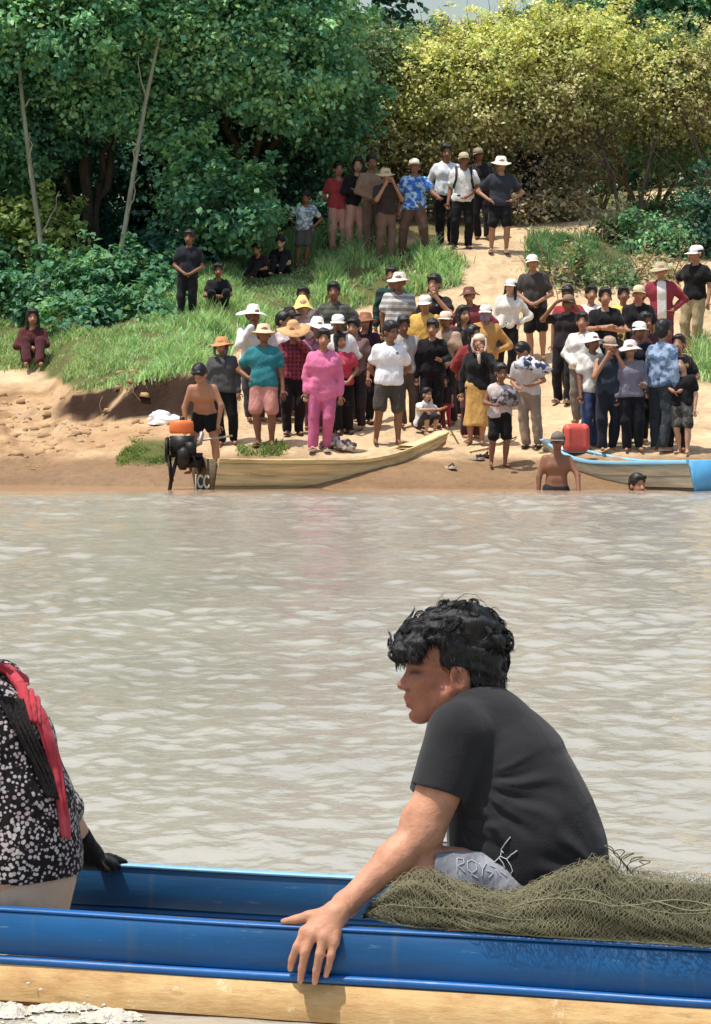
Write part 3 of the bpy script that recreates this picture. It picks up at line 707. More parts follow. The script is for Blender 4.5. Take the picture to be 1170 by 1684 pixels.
# earth clods strewn on the left sand
rng = np.random.default_rng(77); mb = MB(); cc = []
for _ in range(330):
    px = rng.uniform(-60, 300); D = rng.uniform(37.4, 40.2) + .3 * rng.normal()
    if rng.random() > 0.25 + 0.75 * max(0, 1 - px / 260): continue
    x = (px - CX) / F * D; z = ground(px, D); s = 0.012 + 0.06 * rng.random() ** 3
    k = np.array([[-1, -1, -1], [1, -1, -1], [1, 1, -1], [-1, 1, -1], [-.7, -.7, .8], [.7, -.7, .8], [.7, .7, .8], [-.7, .7, .8]]) * s * (0.45 + 0.9 * rng.random((8, 3))) * np.array([1.3, 1, 0.6])
    mb.hexa(k + [x, D, z + s * 0.05])
tag(mb.build('earth_clods', mat_plain('clod', (172, 140, 104), 0.95, 0.35, 5, 0.6, 0.03)), 'dry brown earth clods strewn over the sand at left', 'earth clods', kind='stuff')
# ---------------------------------------------------------------- people on the bank
SKIN = mat_attr('skin', 0.55, 0.35, 0.08, 40, 0.1, 0.002)
HAIR = mat_plain('black_hair', (24, 21, 22), 0.5, 0.4, 40, 0.4, 0.006, spec=0.45)
def skin_col(s): return {'d': L((134, 92, 70)), 'm': L((168, 122, 96)), 'l': L((196, 152, 126))}[s]
def fingers(mb, wrist, d, side, n, s, curl=0.35):
    """five tapering fingers, unequal and bent, rooted in the palm"""
    d = d / np.linalg.norm(d); side = side - d * (side @ d); side /= np.linalg.norm(side) + 1e-9; n = np.cross(d, side)
    for i, (o, l) in enumerate([(-0.018, 0.036), (-0.006, 0.044), (0.006, 0.041), (0.017, 0.031)]):
        a = wrist + d * 0.040 * s + side * o * s
        b = a + (d * math.cos(curl) + n * math.sin(curl)) * l * 0.55 * s; c = b + (d * math.cos(curl * 2.2) + n * math.sin(curl * 2.2)) * l * 0.5 * s
        mb.tube([a, b, c], [0.0062 * s, 0.0056 * s, 0.0042 * s], 5)
    a = wrist + d * 0.015 * s - side * 0.016 * s; b = a + (d * 0.6 - side * 0.8) * 0.024 * s
    mb.tube([a, b, b + (d * 0.95 - side * 0.2) * 0.02 * s], [0.0068 * s, 0.006 * s, 0.0045 * s], 5)

ARMS = {  # elbow, wrist, hand direction (x is outwards, fractions of height, before the torso leans)
    'down': ((.145, .015, .635), (.150, -.025, .485), (.0, -.15, -1)),
    'akimbo': ((.235, .045, .655), (.125, -.045, .575), (-.8, -.4, -.4)),
    'clasp': ((.160, .005, .640), (.045, -.115, .545), (-.8, -.3, -.4)),
    'crossed': ((.150, -.035, .650), (-.01, -.120, .665), (-1, -.0, .1)),
    'hold': ((.160, -.01, .645), (.070, -.150, .630), (-.6, -.7, .2)),
    'face': ((.165, -.085, .665), (.050, -.125, .840), (-.4, .1, 1)),
    'brow': ((.225, -.070, .770), (.085, -.105, .930), (-.8, .1, .5)),
    'back': ((.165, .055, .640), (.060, .095, .535), (-.8, .2, -.4)),
    'out': ((.200, -.06, .66), (.25, -.17, .60), (.3, -.9, -.3)),
    'knee': ((.150, -.10, .66), (.03, -.20, .66), (-1, -.1, -.1)),
    'tank': ((.17, -.06, .66), (.15, -.14, .52), (.0, -.4, -.9)),
    'bent': ((.150, .02, .640), (.105, -.115, .600), (-.3, -.9, .1)),
    'reach': ((.17, -.10, .74), (.12, -.24, .80), (-.2, -.9, .4)),
}
def person(px, label, top=None, feet=None, H=None, D=None, yaw=0, pose='stand', arms=('down', 'down'), skin='m', shirt=None, legs=None,
           hat=None, hair='short', shoes=None, lean=0.0, head=(0, 0), stance=0.055, fat=1.06, extra=None, sink=0.0, seed=0, loc=None, female=False, group='people standing on the bank'):
    POSE_H = {'stand': 1.0, 'wide': 0.975, 'squat': 0.62, 'sit': 0.545}
    ph = POSE_H[pose] - (1 - math.cos(lean)) * 0.45
    hat_add = {'bucket': .012, 'cone': .03, 'straw': .02, 'cap': .012, 'scarf': .01}.get(hat[0] if hat else '', 0.0)
    if D is None and loc is None:
        if feet is not None: D = solve_D(px, feet)
        else: D = solve_D(px, top, H * (ph + hat_add))
    if loc is None:
        g = ground(px, D); loc = np.array([(px - CX) / F * D, D, g - sink])
    if H is None:
        H = ((project((loc[0], loc[1], loc[2]))[1] - top) * D / F) / (ph + hat_add)
    rs = np.random.default_rng(1000 + int(px * 7) + seed)
    root = empty('person', loc, yaw + rs.normal() * 0.14); tag(root, label, 'person', group)
    if pose == 'stand' and loc is not None:
        root.rotation_euler = (rs.normal() * .025, rs.normal() * .03, root.rotation_euler[2])
        if arms == ('down', 'down') and rs.random() < .5: arms = random.Random(int(px)).choice([('bent', 'down'), ('down', 'bent'), ('clasp', 'clasp'), ('back', 'back'), ('down', 'face')])
    # --- skeleton
    if pose in ('stand', 'wide'):
        st = stance if pose == 'stand' else 0.12
        pel = np.array([0, 0, .53]) if pose == 'stand' else np.array([0, 0, .505])
        kn = {s: np.array([s * (st + .05) / 2 * 1.05 + s * .01, -.018, .285]) for s in (-1, 1)}; an = {s: np.array([s * st, .01, .045]) for s in (-1, 1)}
        sw = rs.normal() * .013; pel = pel + [sw, 0, 0]; kn = {s: kn[s] + [sw * .5, -.014 * rs.random(), 0] for s in kn}
        b = rs.normal() * .02; an[1] = an[1] + [0, b, 0]; an[-1] = an[-1] - [0, b, 0]
    elif pose == 'squat':
        pel = np.array([0, .12, .16]); kn = {s: np.array([s * .09, -.10, .285]) for s in (-1, 1)}; an = {s: np.array([s * .075, -.045, .045]) for s in (-1, 1)}
    else:
        pel = np.array([0, .12, .075]); kn = {s: np.array([s * .075, -.085, .24]) for s in (-1, 1)}; an = {s: np.array([s * .06, -.235, .045]) for s in (-1, 1)}
    cl, sl = math.cos(lean), math.sin(lean)
    def ub(p):   # upper body frame: lean forward about the pelvis
        x, y, z = p[0], p[1], p[2] - .53
        return (pel + np.array([x, y * cl - z * sl, y * sl + z * cl])) * H
    pelw = pel * H; hip = {s: (pel + np.array([s * .05, 0, -.015])) * H for s in (-1, 1)}
    kn = {s: kn[s] * H for s in kn}; an = {s: an[s] * H for s in an}
    sho = {s: ub((s * .099, .008, .792)) for s in (-1, 1)}
    el, wr, hd = {}, {}, {}
    for s, a in zip((-1, 1), arms):
        e, w, d = ARMS[a]; e = np.array(e) + rs.normal(size=3) * .010; w = np.array(w) + rs.normal(size=3) * (.012 if a == 'down' else .007)
        el[s] = ub((e[0] * s, e[1], e[2])); wr[s] = ub((w[0] * s, w[1] - (0.015 if s > 0 and a in ('crossed', 'clasp') else 0), w[2])); hd[s] = ub((d[0] * s, d[1], d[2] + .53)) - pelw
        hd[s] = hd[s] / np.linalg.norm(hd[s])
    if pose in ('stand', 'wide'): head = (head[0] + rs.normal() * .22, head[1] + rs.normal() * .08)
    ht, hn = head     # head turn, nod
    hc = ub((0, -.012, .905)); ch, sh = math.cos(ht), math.sin(ht); cn, sn = math.cos(hn), math.sin(hn)
    HS = 1.14 if H > 1.35 else 1.24
    def hp(x, y, z):  # head frame, origin at the chin-neck hinge
        y2 = y * cn - z * sn; z2 = y * sn + z * cn
        return hc + np.array([x * ch - y2 * sh, x * sh + y2 * ch, z2]) * H * HS
    Rh = np.array([[ch, -sh * cn, sh * sn], [sh, ch * cn, -ch * sn], [0, sn, cn]])
    # --- grid
    pts = np.array(list(kn.values()) + list(an.values()) + list(el.values()) + list(wr.values()) + list(sho.values()) + [pelw, hp(0, 0, .1)])
    lo = pts.min(0) - [.12, .16, .12]; hi = pts.max(0) + [.12, .15, .13]; lo[2] = min(lo[2], -.03)
    h = 0.0165 if H > 1.2 else 0.014
    zt = hp(0, 0, 0)[2] - .06 * H
    xs = np.arange(lo[0], hi[0], h); ys = np.arange(lo[1], hi[1], h); zs = np.concatenate([np.arange(lo[2], zt, h * 1.15), np.arange(zt, hi[2], h * 0.72)])
    B = Field(xs, ys, zs); u = H
    def torso(Fd, inf, k=.04, w=1.0, waist=True):
        f = fat * w
        Fd.cap(ub((-.045, 0, .535)), ub((.045, 0, .535)), .060 * u * f + inf, k=k * u)
        Fd.cap(ub((-.030 * f, 0, .62)), ub((.030 * f, 0, .62)), .056 * u * f + inf, k=k * u)
        Fd.cap(ub((-.052, 0, .725)), ub((.052, 0, .725)), .060 * u * f + inf, k=k * u)
        [Fd.cap(ub((0, .006, .806)), ub((s_ * .082, .006, .785)), .034 * u + inf * .6, .033 * u + inf * .6, k=k * u) for s_ in (-1, 1)]
        if female: Fd.cap(ub((-.035, -.042, .715)), ub((.035, -.042, .715)), .032 * u + inf, k=k * u)
    torso(B, 0)
    B.cap(ub((0, .008, .80)), hp(0, .012, .01), .033 * u, .031 * u, k=.02 * u)
    B.ell(hp(0, .010, .052), np.array([.047, .058, .052]) * u * HS, Rh, k=.012 * u); B.ell(hp(0, -.018, .008), np.array([.036, .038, .042]) * u * HS, Rh, k=.015 * u)
    B.cap(hp(0, -.052, .030), hp(0, -.064, .010), .006 * u * HS, .011 * u * HS, k=.008 * u)
    for s in (-1, 1):
        B.ell(hp(s * .047, .008, .02), np.array([.008, .014, .020]) * u * HS, Rh, k=.004 * u)
        B.cap(sho[s], el[s], .031 * u, .024 * u, k=.03 * u); B.cap(el[s], wr[s], .0255 * u, .0165 * u, k=.012 * u)
        B.ell(wr[s] + hd[s] * .028 * u, np.array([.021, .021, .021]) * u, k=.012 * u)
        B.cap(hip[s], kn[s], .054 * u * (0.5 + fat / 2), .036 * u, k=.03 * u); B.cap(kn[s], an[s], .037 * u, .021 * u, k=.015 * u)
        B.cap(kn[s] * .62 + an[s] * .38 + [0, .012 * u, 0], kn[s] * .45 + an[s] * .55 + [0, .008 * u, 0], .031 * u, .026 * u, k=.02 * u)
        fd = np.array([s * .02, -.085, -.026]) * u
        B.cap(an[s] + [0, .014 * u, -.024 * u], an[s] + fd, .021 * u, .017 * u, k=.012 * u)
    V, Q = B.mesh(); V = relax(V, Q, 1, 0.4)
    sc = skin_col(skin); col = np.tile(sc, (len(V), 1))
    iv = (V - hc) / (u * HS); q = iv @ Rh  # head-local
    face = (q[:, 1] < -.01) & (q[:, 2] > -.05)
    for s in (-1, 1):
        e = np.exp(-(((q[:, 0] - s * .020) / .010) ** 2 + ((q[:, 2] - .034) / .007) ** 2)) * face; col = col * (1 - .6 * e[:, None]) + np.array([.03, .02, .018]) * .6 * e[:, None]
        e = np.exp(-(((q[:, 0] - s * .021) / .014) ** 2 + ((q[:, 2] - .048) / .005) ** 2)) * face; col = col * (1 - .4 * e[:, None]) + np.array([.03, .02, .018]) * .4 * e[:, None]
    e = np.exp(-((q[:, 0] / .017) ** 2 + ((q[:, 2] + .012) / .007) ** 2)) * face; col = col * (1 - .6 * e[:, None]) + L((120, 60, 56)) * .6 * e[:, None]
    mb = MB(); mb.add(V, Q)
    for s in (-1, 1):
        sd = np.cross(hd[s], [0, 0, 1.0] if abs(hd[s][2]) < .8 else [0, 1.0, 0]); fingers(mb, wr[s] + hd[s] * .004 * u, hd[s], sd * (-s), s, u, .3)
    Vb, fb = mb.arrays(); col = np.vstack([col, np.tile(sc, (len(Vb) - len(V), 1))])
    mesh_np('body', Vb, fb, SKIN, root, True, col)
    # --- shirt
    if shirt:
        kind, c = shirt[0], shirt[1]; mat = mat_cloth(c, *shirt[2:])
        S = B.copy_grid(); inf = .011 * u + .004
        torso(S, inf + .004, w=1.02); hem = {'long': .50, 'short': .495, 'vest': .495, 'jacket': .485, 'tunic': .42}[kind]
        if kind == 'tunic': S.cap(ub((-.045, 0, .46)), ub((.045, 0, .46)), .058 * u + inf, k=.04 * u)
        S.cap(ub((-.03, .006, .825)), ub((.03, .006, .825)), .022 * u + inf * .5, k=.02 * u)
        n = ub((0, 0, -1 + .53)) - pelw; S.cut(n / np.linalg.norm(n), ub((0, 0, hem)))
        S.cap(ub((0, -.012, .842)), ub((0, -.05, .90)), .038 * u, .05 * u, k=.006, sub=True)
        for s in (-1, 1):
            if kind in ('long', 'jacket', 'tunic'):
                S.cap(sho[s], el[s], .032 * u + inf * .8, .027 * u + inf * .8, k=.025 * u); S.cap(el[s], el[s] * .08 + wr[s] * .92, .027 * u + inf * .8, .020 * u + inf * .7, k=.012 * u)
            elif kind == 'short':
                S.cap(sho[s], sho[s] * .42 + el[s] * .58, .032 * u + inf * .9, .032 * u + inf, k=.025 * u)
                dd = el[s] - sho[s]; 
        S.ripple(.0055, 36, int(px))
        V, Q = S.mesh(); so = mesh_np('jacket' if kind == 'jacket' else 'vest' if kind == 'vest' else 'shirt', V, Q, mat, root)
        if kind == 'jacket':   # open front showing the shirt beneath
            T = B.copy_grid(); torso(T, inf + .024, w=1.05); T.cut([1, 0, 0], (.045 * u, 0, 0)); T.cut([-1, 0, 0], (-.045 * u, 0, 0)); T.cut([0, 1, 0], ub((0, -.03, .7))); T.cut([0, 0, -1], ub((0, 0, .47)))
            V, Q = T.mesh(); mesh_np('shirt', V, Q, mat_cloth(shirt[-1] if len(shirt) > 3 else (226, 224, 220)), root)
    # --- trousers / shorts / skirt
    if legs:
        kind, c = legs[0], legs[1]; mat = mat_cloth(c, *legs[2:])
        T = B.copy_grid(); inf = .009 * u + .003
        T.cap(ub((-.045, 0, .535)), ub((.045, 0, .535)), .059 * u * fat + inf * .8, k=.03 * u); T.cap(ub((-.03, 0, .56)), ub((.03, 0, .56)), .053 * u * fat + inf * .6, k=.03 * u)
        n = ub((0, 0, 1 + .53)) - pelw; T.cut(n / np.linalg.norm(n), ub((0, 0, .575)))
        for s in (-1, 1):
            if kind == 'trousers':
                T.cap(hip[s], kn[s], .055 * u * (0.5 + fat / 2) + inf, .040 * u + inf, k=.02 * u); T.cap(kn[s], an[s] + [0, 0, .004 * u], .040 * u + inf, .030 * u + inf, k=.012 * u)
            elif kind == 'shorts':
                e = hip[s] * .12 + kn[s] * .88; T.cap(hip[s], e, .056 * u + inf, .048 * u + inf, k=.02 * u)
            elif kind == 'briefs':
                e = hip[s] * .6 + kn[s] * .4; T.cap(hip[s], e, .055 * u + inf, .052 * u + inf, k=.02 * u)
        if kind == 'skirt':
            zb = .17 * u
            for t in np.linspace(0, 1, 6):
                z = pelw[2] * (1 - t) + zb * t; T.cap((-.03 * u - .01 * t, 0, z), (.03 * u + .01 * t, 0, z), (.058 + .018 * t) * u + inf, k=.03 * u)
            T.cut([0, 0, -1], (0, 0, zb))
        if kind == 'trousers' and pose in ('stand', 'wide'): T.cut([0, 0, -1], (0, 0, .03 * u))
        T.ripple(.005, 30, int(px) + 3)
        V, Q = T.mesh(); mesh_np({'trousers': 'trousers', 'shorts': 'shorts', 'skirt': 'skirt', 'briefs': 'shorts'}[kind], V, Q, mat, root)
    # --- hair
    v = u * HS; hb = Field(np.arange(-.09 * v, .09 * v, .011), np.arange(-.08 * v, .11 * v, .011), np.arange(-.19 * v if hair == 'long' else -.06 * v, .14 * v, .011))
    hb.ell((0, .012 * v, .062 * v), np.array([.054, .064, .057]) * v, k=.01)
    hb.ell((0, .034 * v, .032 * v), np.array([.048, .046, .050]) * v, k=.02)
    if not hat: hb.cap((-.03 * v, -.042 * v, .085 * v), (.03 * v, -.042 * v, .085 * v), .012 * v, k=.012)
    if hair == 'long':
        hb.cap((0, .055 * v, .04 * v), (0, .062 * v, -.15 * v), .036 * v, .026 * v, k=.03)
        for s in (-1, 1): hb.cap((s * .045 * v, .01 * v, .05 * v), (s * .056 * v, -.012 * v, -.13 * v), .016 * v, .012 * v, k=.02)
    elif hair == 'bun': hb.ell((0, .075 * v, .045 * v), np.array([.024, .022, .024]) * v, k=.01)
    hb.ell((0, -.052 * v, .018 * v), np.array([.040, .036, .050]) * v, k=.006, sub=True)
    hb.ripple(.003, 90, int(px))
    if hat: hb.cut([0, 0, 1], (0, 0, .060 * v)); hb.ell((0, -.04 * v, .06 * v), np.array([.07, .03, .04]) * v, k=.004, sub=True)
    V, Q = hb.mesh(); V = V @ Rh.T + hc
    mesh_np('hair', V, Q, HAIR, root)
    # --- hat
    if hat:
        kind, c = hat[0], hat[1]; m = MB(); pz = rs.random() * 6
        mat = mat_plain('hat_%d_%d_%d' % tuple(c), c, 0.85, 0.18, 30, 0.4, 0.004)
        w = .010 * v
        if kind == 'bucket':
            m.lathe([(.001, .118 * v), (.030 * v, .117 * v), (.046 * v, .108 * v), (.056 * v, .070 * v), (.062 * v, .062 * v), (.098 * v, .046 * v), (.099 * v, .043 * v), (.060 * v, .056 * v), (.052 * v, .06 * v)], 20, lambda th, r, z: (0, w * np.sin(th * 2 + pz) * (r > .07 * v)))
        elif kind == 'straw':
            m.lathe([(.001, .128 * v), (.032 * v, .124 * v), (.046 * v, .108 * v), (.057 * v, .068 * v), (.075 * v, .062 * v), (.135 * v, .050 * v), (.136 * v, .046 * v), (.06 * v, .056 * v), (.052 * v, .06 * v)], 22, lambda th, r, z: (0, 1.6 * w * np.sin(th * 2 + pz) * (r > .1 * v)))
        elif kind == 'cone':
            m.lathe([(.001, .135 * v), (.022 * v, .131 * v), (.044 * v, .10 * v), (.062 * v, .052 * v), (.092 * v, .028 * v), (.093 * v, .025 * v), (.06 * v, .046 * v)], 20, lambda th, r, z: (0, w * np.sin(th * 3 + pz) * (r > .08 * v)))
        else:
            m.lathe([(.001, .108 * v), (.030 * v, .106 * v), (.047 * v, .096 * v), (.056 * v, .072 * v), (.057 * v, .054 * v), (.053 * v, .054 * v)], 18, lambda th, r, z: (.006 * v * np.cos(th * 2 + math.pi), 0))
            if kind == 'cap':
                th = np.linspace(-math.pi, 0, 9); r0 = .057 * v
                top_ = np.stack([r0 * np.cos(th), r0 * np.sin(th), .053 * v + 0 * th], -1); fr = np.stack([r0 * .95 * np.cos(th), r0 * np.sin(th) - .072 * v * np.sin(-th) ** .6, .040 * v + 0 * th + .006 * v * np.sin(-th)], -1)
                m.grid(np.array([top_, fr])); m.grid(np.array([fr, top_ - [0, 0, .005 * v]]))
        m.xf(None, (0, .012 * v, -.010 * v)); m.xf(Rh, hc)
        m.build({'bucket': 'bucket_hat', 'straw': 'straw_hat', 'cone': 'sun_hat', 'cap': 'cap'}.get(kind, 'headscarf'), mat, root)
        if kind == 'scarf':
            pass
    if shoes:
        for s in (-1, 1):
            m = MB(); a = an[s]; z0 = a[2] - .043 * u
            out = np.array([[-.018, .03], [-.024, -.02], [-.03, -.07], [-.018, -.105], [.008, -.112], [.026, -.09], [.028, -.04], [.02, .03]]) * u
            base_ = np.column_stack([out[:, 0] + a[0] + s * .008 * u, out[:, 1] + a[1], np.full(8, z0)])
            m.grid(np.array([np.vstack([base_, base_[:1]]), np.vstack([base_, base_[:1]]) + [0, 0, .016 * u]])); m.add(np.vstack([base_ + [0, 0, .016 * u], base_.mean(0) + [0, 0, .016 * u]]), None, [[i, (i + 1) % 8, 8] for i in range(8)])
            m.tube([a + [-.026 * u, -.05 * u, -.03 * u], a + [s * .006 * u, -.055 * u, -.004 * u], a + [.036 * u, -.05 * u, -.03 * u]], .007 * u, 5)
            m.build('sandal', mat_plain('shoe_%d_%d_%d' % tuple(shoes), shoes, 0.7, 0.2, 20, 0.2), root)
    if extra: extra(root, dict(u=u, wr=wr, el=el, sho=sho, hc=hc, hp=hp, ub=ub, an=an, kn=kn, rs=rs, B=B))
    return root
BLK = (26, 25, 29); NAVY = (30, 36, 54); WHT = (232, 230, 226); MAR = (92, 34, 46)
def backpack_straps(c):
    def f(root, k):
        u, ub = k['u'], k['ub']
        for s in (-1, 1):
            m = MB(); pts = [ub((s * .075, .07, .80)), ub((s * .078, -.005, .860)), ub((s * .078, -.068, .80)), ub((s * .085, -.085, .72)), ub((s * .105, -.05, .64))]
            m.tube(pts, .013 * u, 5); m.build('strap', mat_plain('strap_%d' % c[0], c, 0.8, 0.2, 20, 0.2), root)
        m = MB(); m.tube([ub((0, .105, .80)), ub((0, .12, .72)), ub((0, .115, .62))], np.array([.055, .075, .07]) * u, 10); m.build('backpack', mat_plain('strap_%d' % c[0], c, 0.8, 0.2, 20, 0.2), root)
    return f
def scarf(c):
    def f(root, k):
        u, hp, ub = k['u'], k['hp'], k['ub']; m = MB()
        m.tube([hp(-.05, -.01, .06), hp(-.057, -.018, .0), hp(-.045, -.04, -.045), hp(0, -.055, -.06), hp(.045, -.04, -.045), hp(.057, -.018, .0), hp(.05, -.01, .06)], .013 * u, 6)
        m.tube([hp(0, -.05, -.06), ub((.02, -.085, .79)), ub((.025, -.09, .74))], [.014 * u, .02 * u, .012 * u], 6)
        m.build('scarf', mat_cloth(c), root)
    return f
def face_mask(c):
    def f(root, k):
        u, hp = k['u'], k['hp']; m = MB()
        rows = [[hp(x, -.066 + abs(x) * .75 + (0.006 if z < -.02 else 0), z) for x in (-.042, -.025, 0, .025, .042)] for z in (.018, -.005, -.034)]
        m.grid(np.array(rows)); m.build('face_mask', mat_cloth(c), root)
    return f
def chest_print(c, dx=0.03, dz=.72, r=.022):
    def f(root, k):
        u, ub = k['u'], k['ub']; sh = [o for o in root.children if o.name.split('.')[0] in ('shirt',)]
        if not sh: return
        bv = BVHTree.FromObject(sh[0], bpy.context.evaluated_depsgraph_get()) if False else BVHTree.FromPolygons([v.co for v in sh[0].data.vertices], [p.vertices for p in sh[0].data.polygons])
        rg = k['rs']; V = []; T = []
        c0 = ub((dx, -.3, dz))
        pts = []
        for i in range(11):
            a = i / 10 * 2 * math.pi; rr = 0 if i == 0 else r * u * (0.6 + .5 * rg.random())
            o = Vector(c0 + np.array([math.cos(a) * rr, 0, math.sin(a) * rr])); h = bv.ray_cast(o, Vector((0, 1, 0)))
            if h[0] is None: return
            pts.append(np.array(h[0]) + [0, -.004, 0])
        m = MB(); m.add(pts, None, [[0, i, i % 10 + 1] for i in range(1, 11)]); m.build('print', mat_plain('print_%d_%d' % (c[0], c[2]), c, 0.8, 0.3, 60, 0), sh[0])
    return f
pr = person
# ---- group at the top of the path
TG = 'people at the top of the path'
pr(556, 'person in red top half hidden behind the one in black and pink', top=262, H=1.56, D=48.0, shirt=('short', (178, 52, 58)), legs=('trousers', (206, 148, 132)), group=TG)
pr(582, 'person in black top and salmon pink trousers at the top of the path', top=246, H=1.6, D=47.9, shirt=('long', (34, 28, 32)), legs=('trousers', (208, 150, 132)), hair='long', arms=('crossed', 'crossed'), skin='l', female=True, group=TG)
pr(614, 'person in tan long-sleeved shirt and brown trousers beside the pink trousers', top=244, H=1.64, D=47.6, shirt=('long', (150, 118, 96)), legs=('trousers', (112, 88, 74)), yaw=.3, skin='d', group=TG)
pr(634, 'person in tan hat raising both hands to the face', top=266, H=1.52, D=47.2, shirt=('short', (62, 48, 46)), legs=('trousers', (122, 92, 76)), hat=('bucket', (196, 176, 144)), arms=('face', 'face'), yaw=.5, group=TG)
pr(680, 'man in bright blue patterned shirt and brown trousers with legs apart', top=262, feet=422, pose='wide', shirt=('short', (36, 96, 190), 'blotch', (150, 190, 226), 1.2), legs=('trousers', (98, 72, 58)), hat=('cap', (226, 220, 204)), skin='d', arms=('down', 'out'), shoes=(60, 44, 36), group=TG)
pr(733, 'man in white long-sleeved shirt with bare black hair behind the backpacker', top=238, H=1.72, D=48.2, shirt=('long', (226, 226, 232)), legs=('trousers', BLK), skin='d', shoes=(40, 34, 32), group=TG)
pr(758, 'man in white short-sleeved shirt with dark backpack straps and light cap', top=252, feet=410, shirt=('short', (236, 234, 230)), legs=('trousers', BLK), hat=('cap', (190, 180, 150)), skin='d', arms=('down', 'clasp'), extra=backpack_straps((44, 44, 46)), shoes=(46, 38, 34), stance=.075, group=TG)
pr(820, 'man in white bucket hat with dark shirt and black knee shorts', top=260, feet=417, shirt=('short', (52, 54, 66)), legs=('shorts', (22, 22, 28)), hat=('bucket', (240, 234, 214)), arms=('akimbo', 'akimbo'), skin='m', stance=.08, shoes=(180, 160, 130), group=TG)
pr(794, 'person in black with pale cap half hidden between white shirt and bucket hat', top=256, H=1.6, D=48.9, shirt=('short', (38, 34, 36)), legs=('trousers', (34, 32, 36)), hat=('cap', (150, 140, 118)), skin='d', group=TG)
pr(868, 'person in black standing in the shade right of the bucket hat man', top=264, H=1.56, D=51.0, shirt=('long', (30, 27, 30)), legs=('trousers', (30, 28, 32)), skin='d', arms=('crossed', 'crossed'), group=TG)
# ---- people on the grass at left
LG = 'people resting on the grass'
pr(496, 'person in pale blue printed shirt standing on the grass by the trees', top=326, H=1.28, feet=440, shirt=('short', (120, 136, 160), 'blotch', (196, 206, 216), 1.6), legs=('shorts', (86, 84, 82)), skin='d', arms=('akimbo', 'akimbo'), lean=.15, head=(0, .5), group=LG)
pr(425, 'left of the two people in black sitting hunched on the grass', top=404, feet=460, pose='sit', shirt=('short', (48, 26, 34)), legs=('trousers', (32, 28, 32)), arms=('knee', 'knee'), yaw=-.6, lean=.35, head=(0, .3), group=LG)
pr(462, 'right of the two people in black sitting with arms on knees', top=392, feet=454, pose='sit', shirt=('short', (28, 24, 28)), legs=('trousers', (26, 25, 28)), arms=('knee', 'knee'), yaw=-.25, lean=.3, skin='l', head=(0, .35), group=LG)
pr(307, 'person in dark clothes standing with clasped hands under the trees', top=410, H=1.42, D=43.6, shirt=('short', (34, 36, 46)), legs=('trousers', (28, 28, 34)), arms=('clasp', 'clasp'), skin='d', group=LG)
pr(360, 'person in dark clothes crouching beside the standing one with clasped hands', top=446, H=1.3, feet=522, pose='squat', shirt=('short', (34, 34, 40)), legs=('trousers', (30, 30, 34)), arms=('knee', 'knee'), skin='d', lean=.25, group=LG)
pr(55, 'person in dark red sitting on the sand at far left', top=512, feet=602, pose='sit', shirt=('long', (88, 34, 38)), legs=('trousers', (78, 30, 36)), arms=('knee', 'knee'), hair='long', skin='m', lean=.12, female=True, group=LG)
# ---- the crowd, back rows first
pr(555, 'man in dark olive shirt with bare black hair standing in the grass', top=470, H=1.66, shirt=('short', (88, 92, 78), 'stripe', (70, 76, 68)), legs=('trousers', (50, 50, 48)), skin='d', arms=('akimbo', 'akimbo'))
pr(645, 'man in green and black sports shirt behind the striped shirt', top=444, H=1.66, shirt=('long', (22, 66, 60), 'stripe', (20, 26, 30), .5), legs=('trousers', BLK), skin='d')
pr(715, 'tall man in black T-shirt standing behind the yellow shirt', top=457, H=1.74, shirt=('short', (34, 26, 32)), legs=('trousers', (34, 30, 36)), skin='m', yaw=-.2, extra=chest_print((170, 160, 165), .04, .76, .012))
pr(420, 'person in white shirt and wide white hat behind the teal shirt', top=504, H=1.58, shirt=('long', (226, 226, 220)), legs=('trousers', (64, 62, 66)), hat=('straw', (236, 234, 222)), skin='d', arms=('face', 'down'), yaw=.4)
pr(466, 'person with bare black hair in pink-white blouse behind the straw hat', top=518, H=1.5, shirt=('short', (222, 200, 200)), legs=('trousers', (54, 44, 54)), hair='short', yaw=.7)
pr(497, 'woman in yellow sun hat and pale pink shirt in the middle row', top=488, H=1.62, shirt=('long', (226, 186, 176)), legs=('trousers', (90, 60, 72)), hat=('cone', (242, 216, 128)), skin='l', head=(0, -.1), female=True)
pr(518, 'woman in wide white hat and violet shirt behind the pink pyjamas', top=524, H=1.52, shirt=('long', (156, 96, 128), 'blotch', (196, 130, 150)), legs=('trousers', (120, 60, 86)), hat=('straw', (246, 244, 240)), head=(.2, .25), female=True)
pr(556, 'person in white cap and white long-sleeved shirt behind the red T-shirt', top=518, H=1.6, shirt=('long', (232, 226, 224)), legs=('trousers', (40, 36, 40)), hat=('cap', (240, 238, 234)), skin='d', yaw=-.3)
pr(598, 'woman in dark plum shirt and brown brimmed hat with folded hands', top=516, feet=696, shirt=('short', (74, 26, 44), 'blotch', (54, 20, 34)), legs=('trousers', (32, 26, 32)), hat=('bucket', (142, 92, 66)), arms=('clasp', 'clasp'), hair='long', skin='m', shoes=(60, 50, 46), female=True)
pr(651, 'man in grey and white striped shirt and brimmed hat', top=482, H=1.7, D=41.8, shirt=('short', (206, 204, 198), 'stripe', (150, 146, 146), .8), legs=('shorts', (134, 100, 74)), hat=('bucket', (214, 208, 192)), skin='d', fat=1.12)
pr(700, 'person in mustard yellow shirt and white cap in the middle row', top=487, H=1.6, shirt=('long', (224, 172, 54)), legs=('trousers', (196, 186, 180)), hat=('cap', (244, 240, 230)), skin='m', yaw=-.2)
pr(732, 'person in pinkish cap and beige shirt peering over the black shirt', top=514, H=1.56, shirt=('short', (196, 158, 128)), legs=('trousers', (44, 36, 40)), hat=('cap', (232, 206, 190)), skin='d', yaw=-.5)
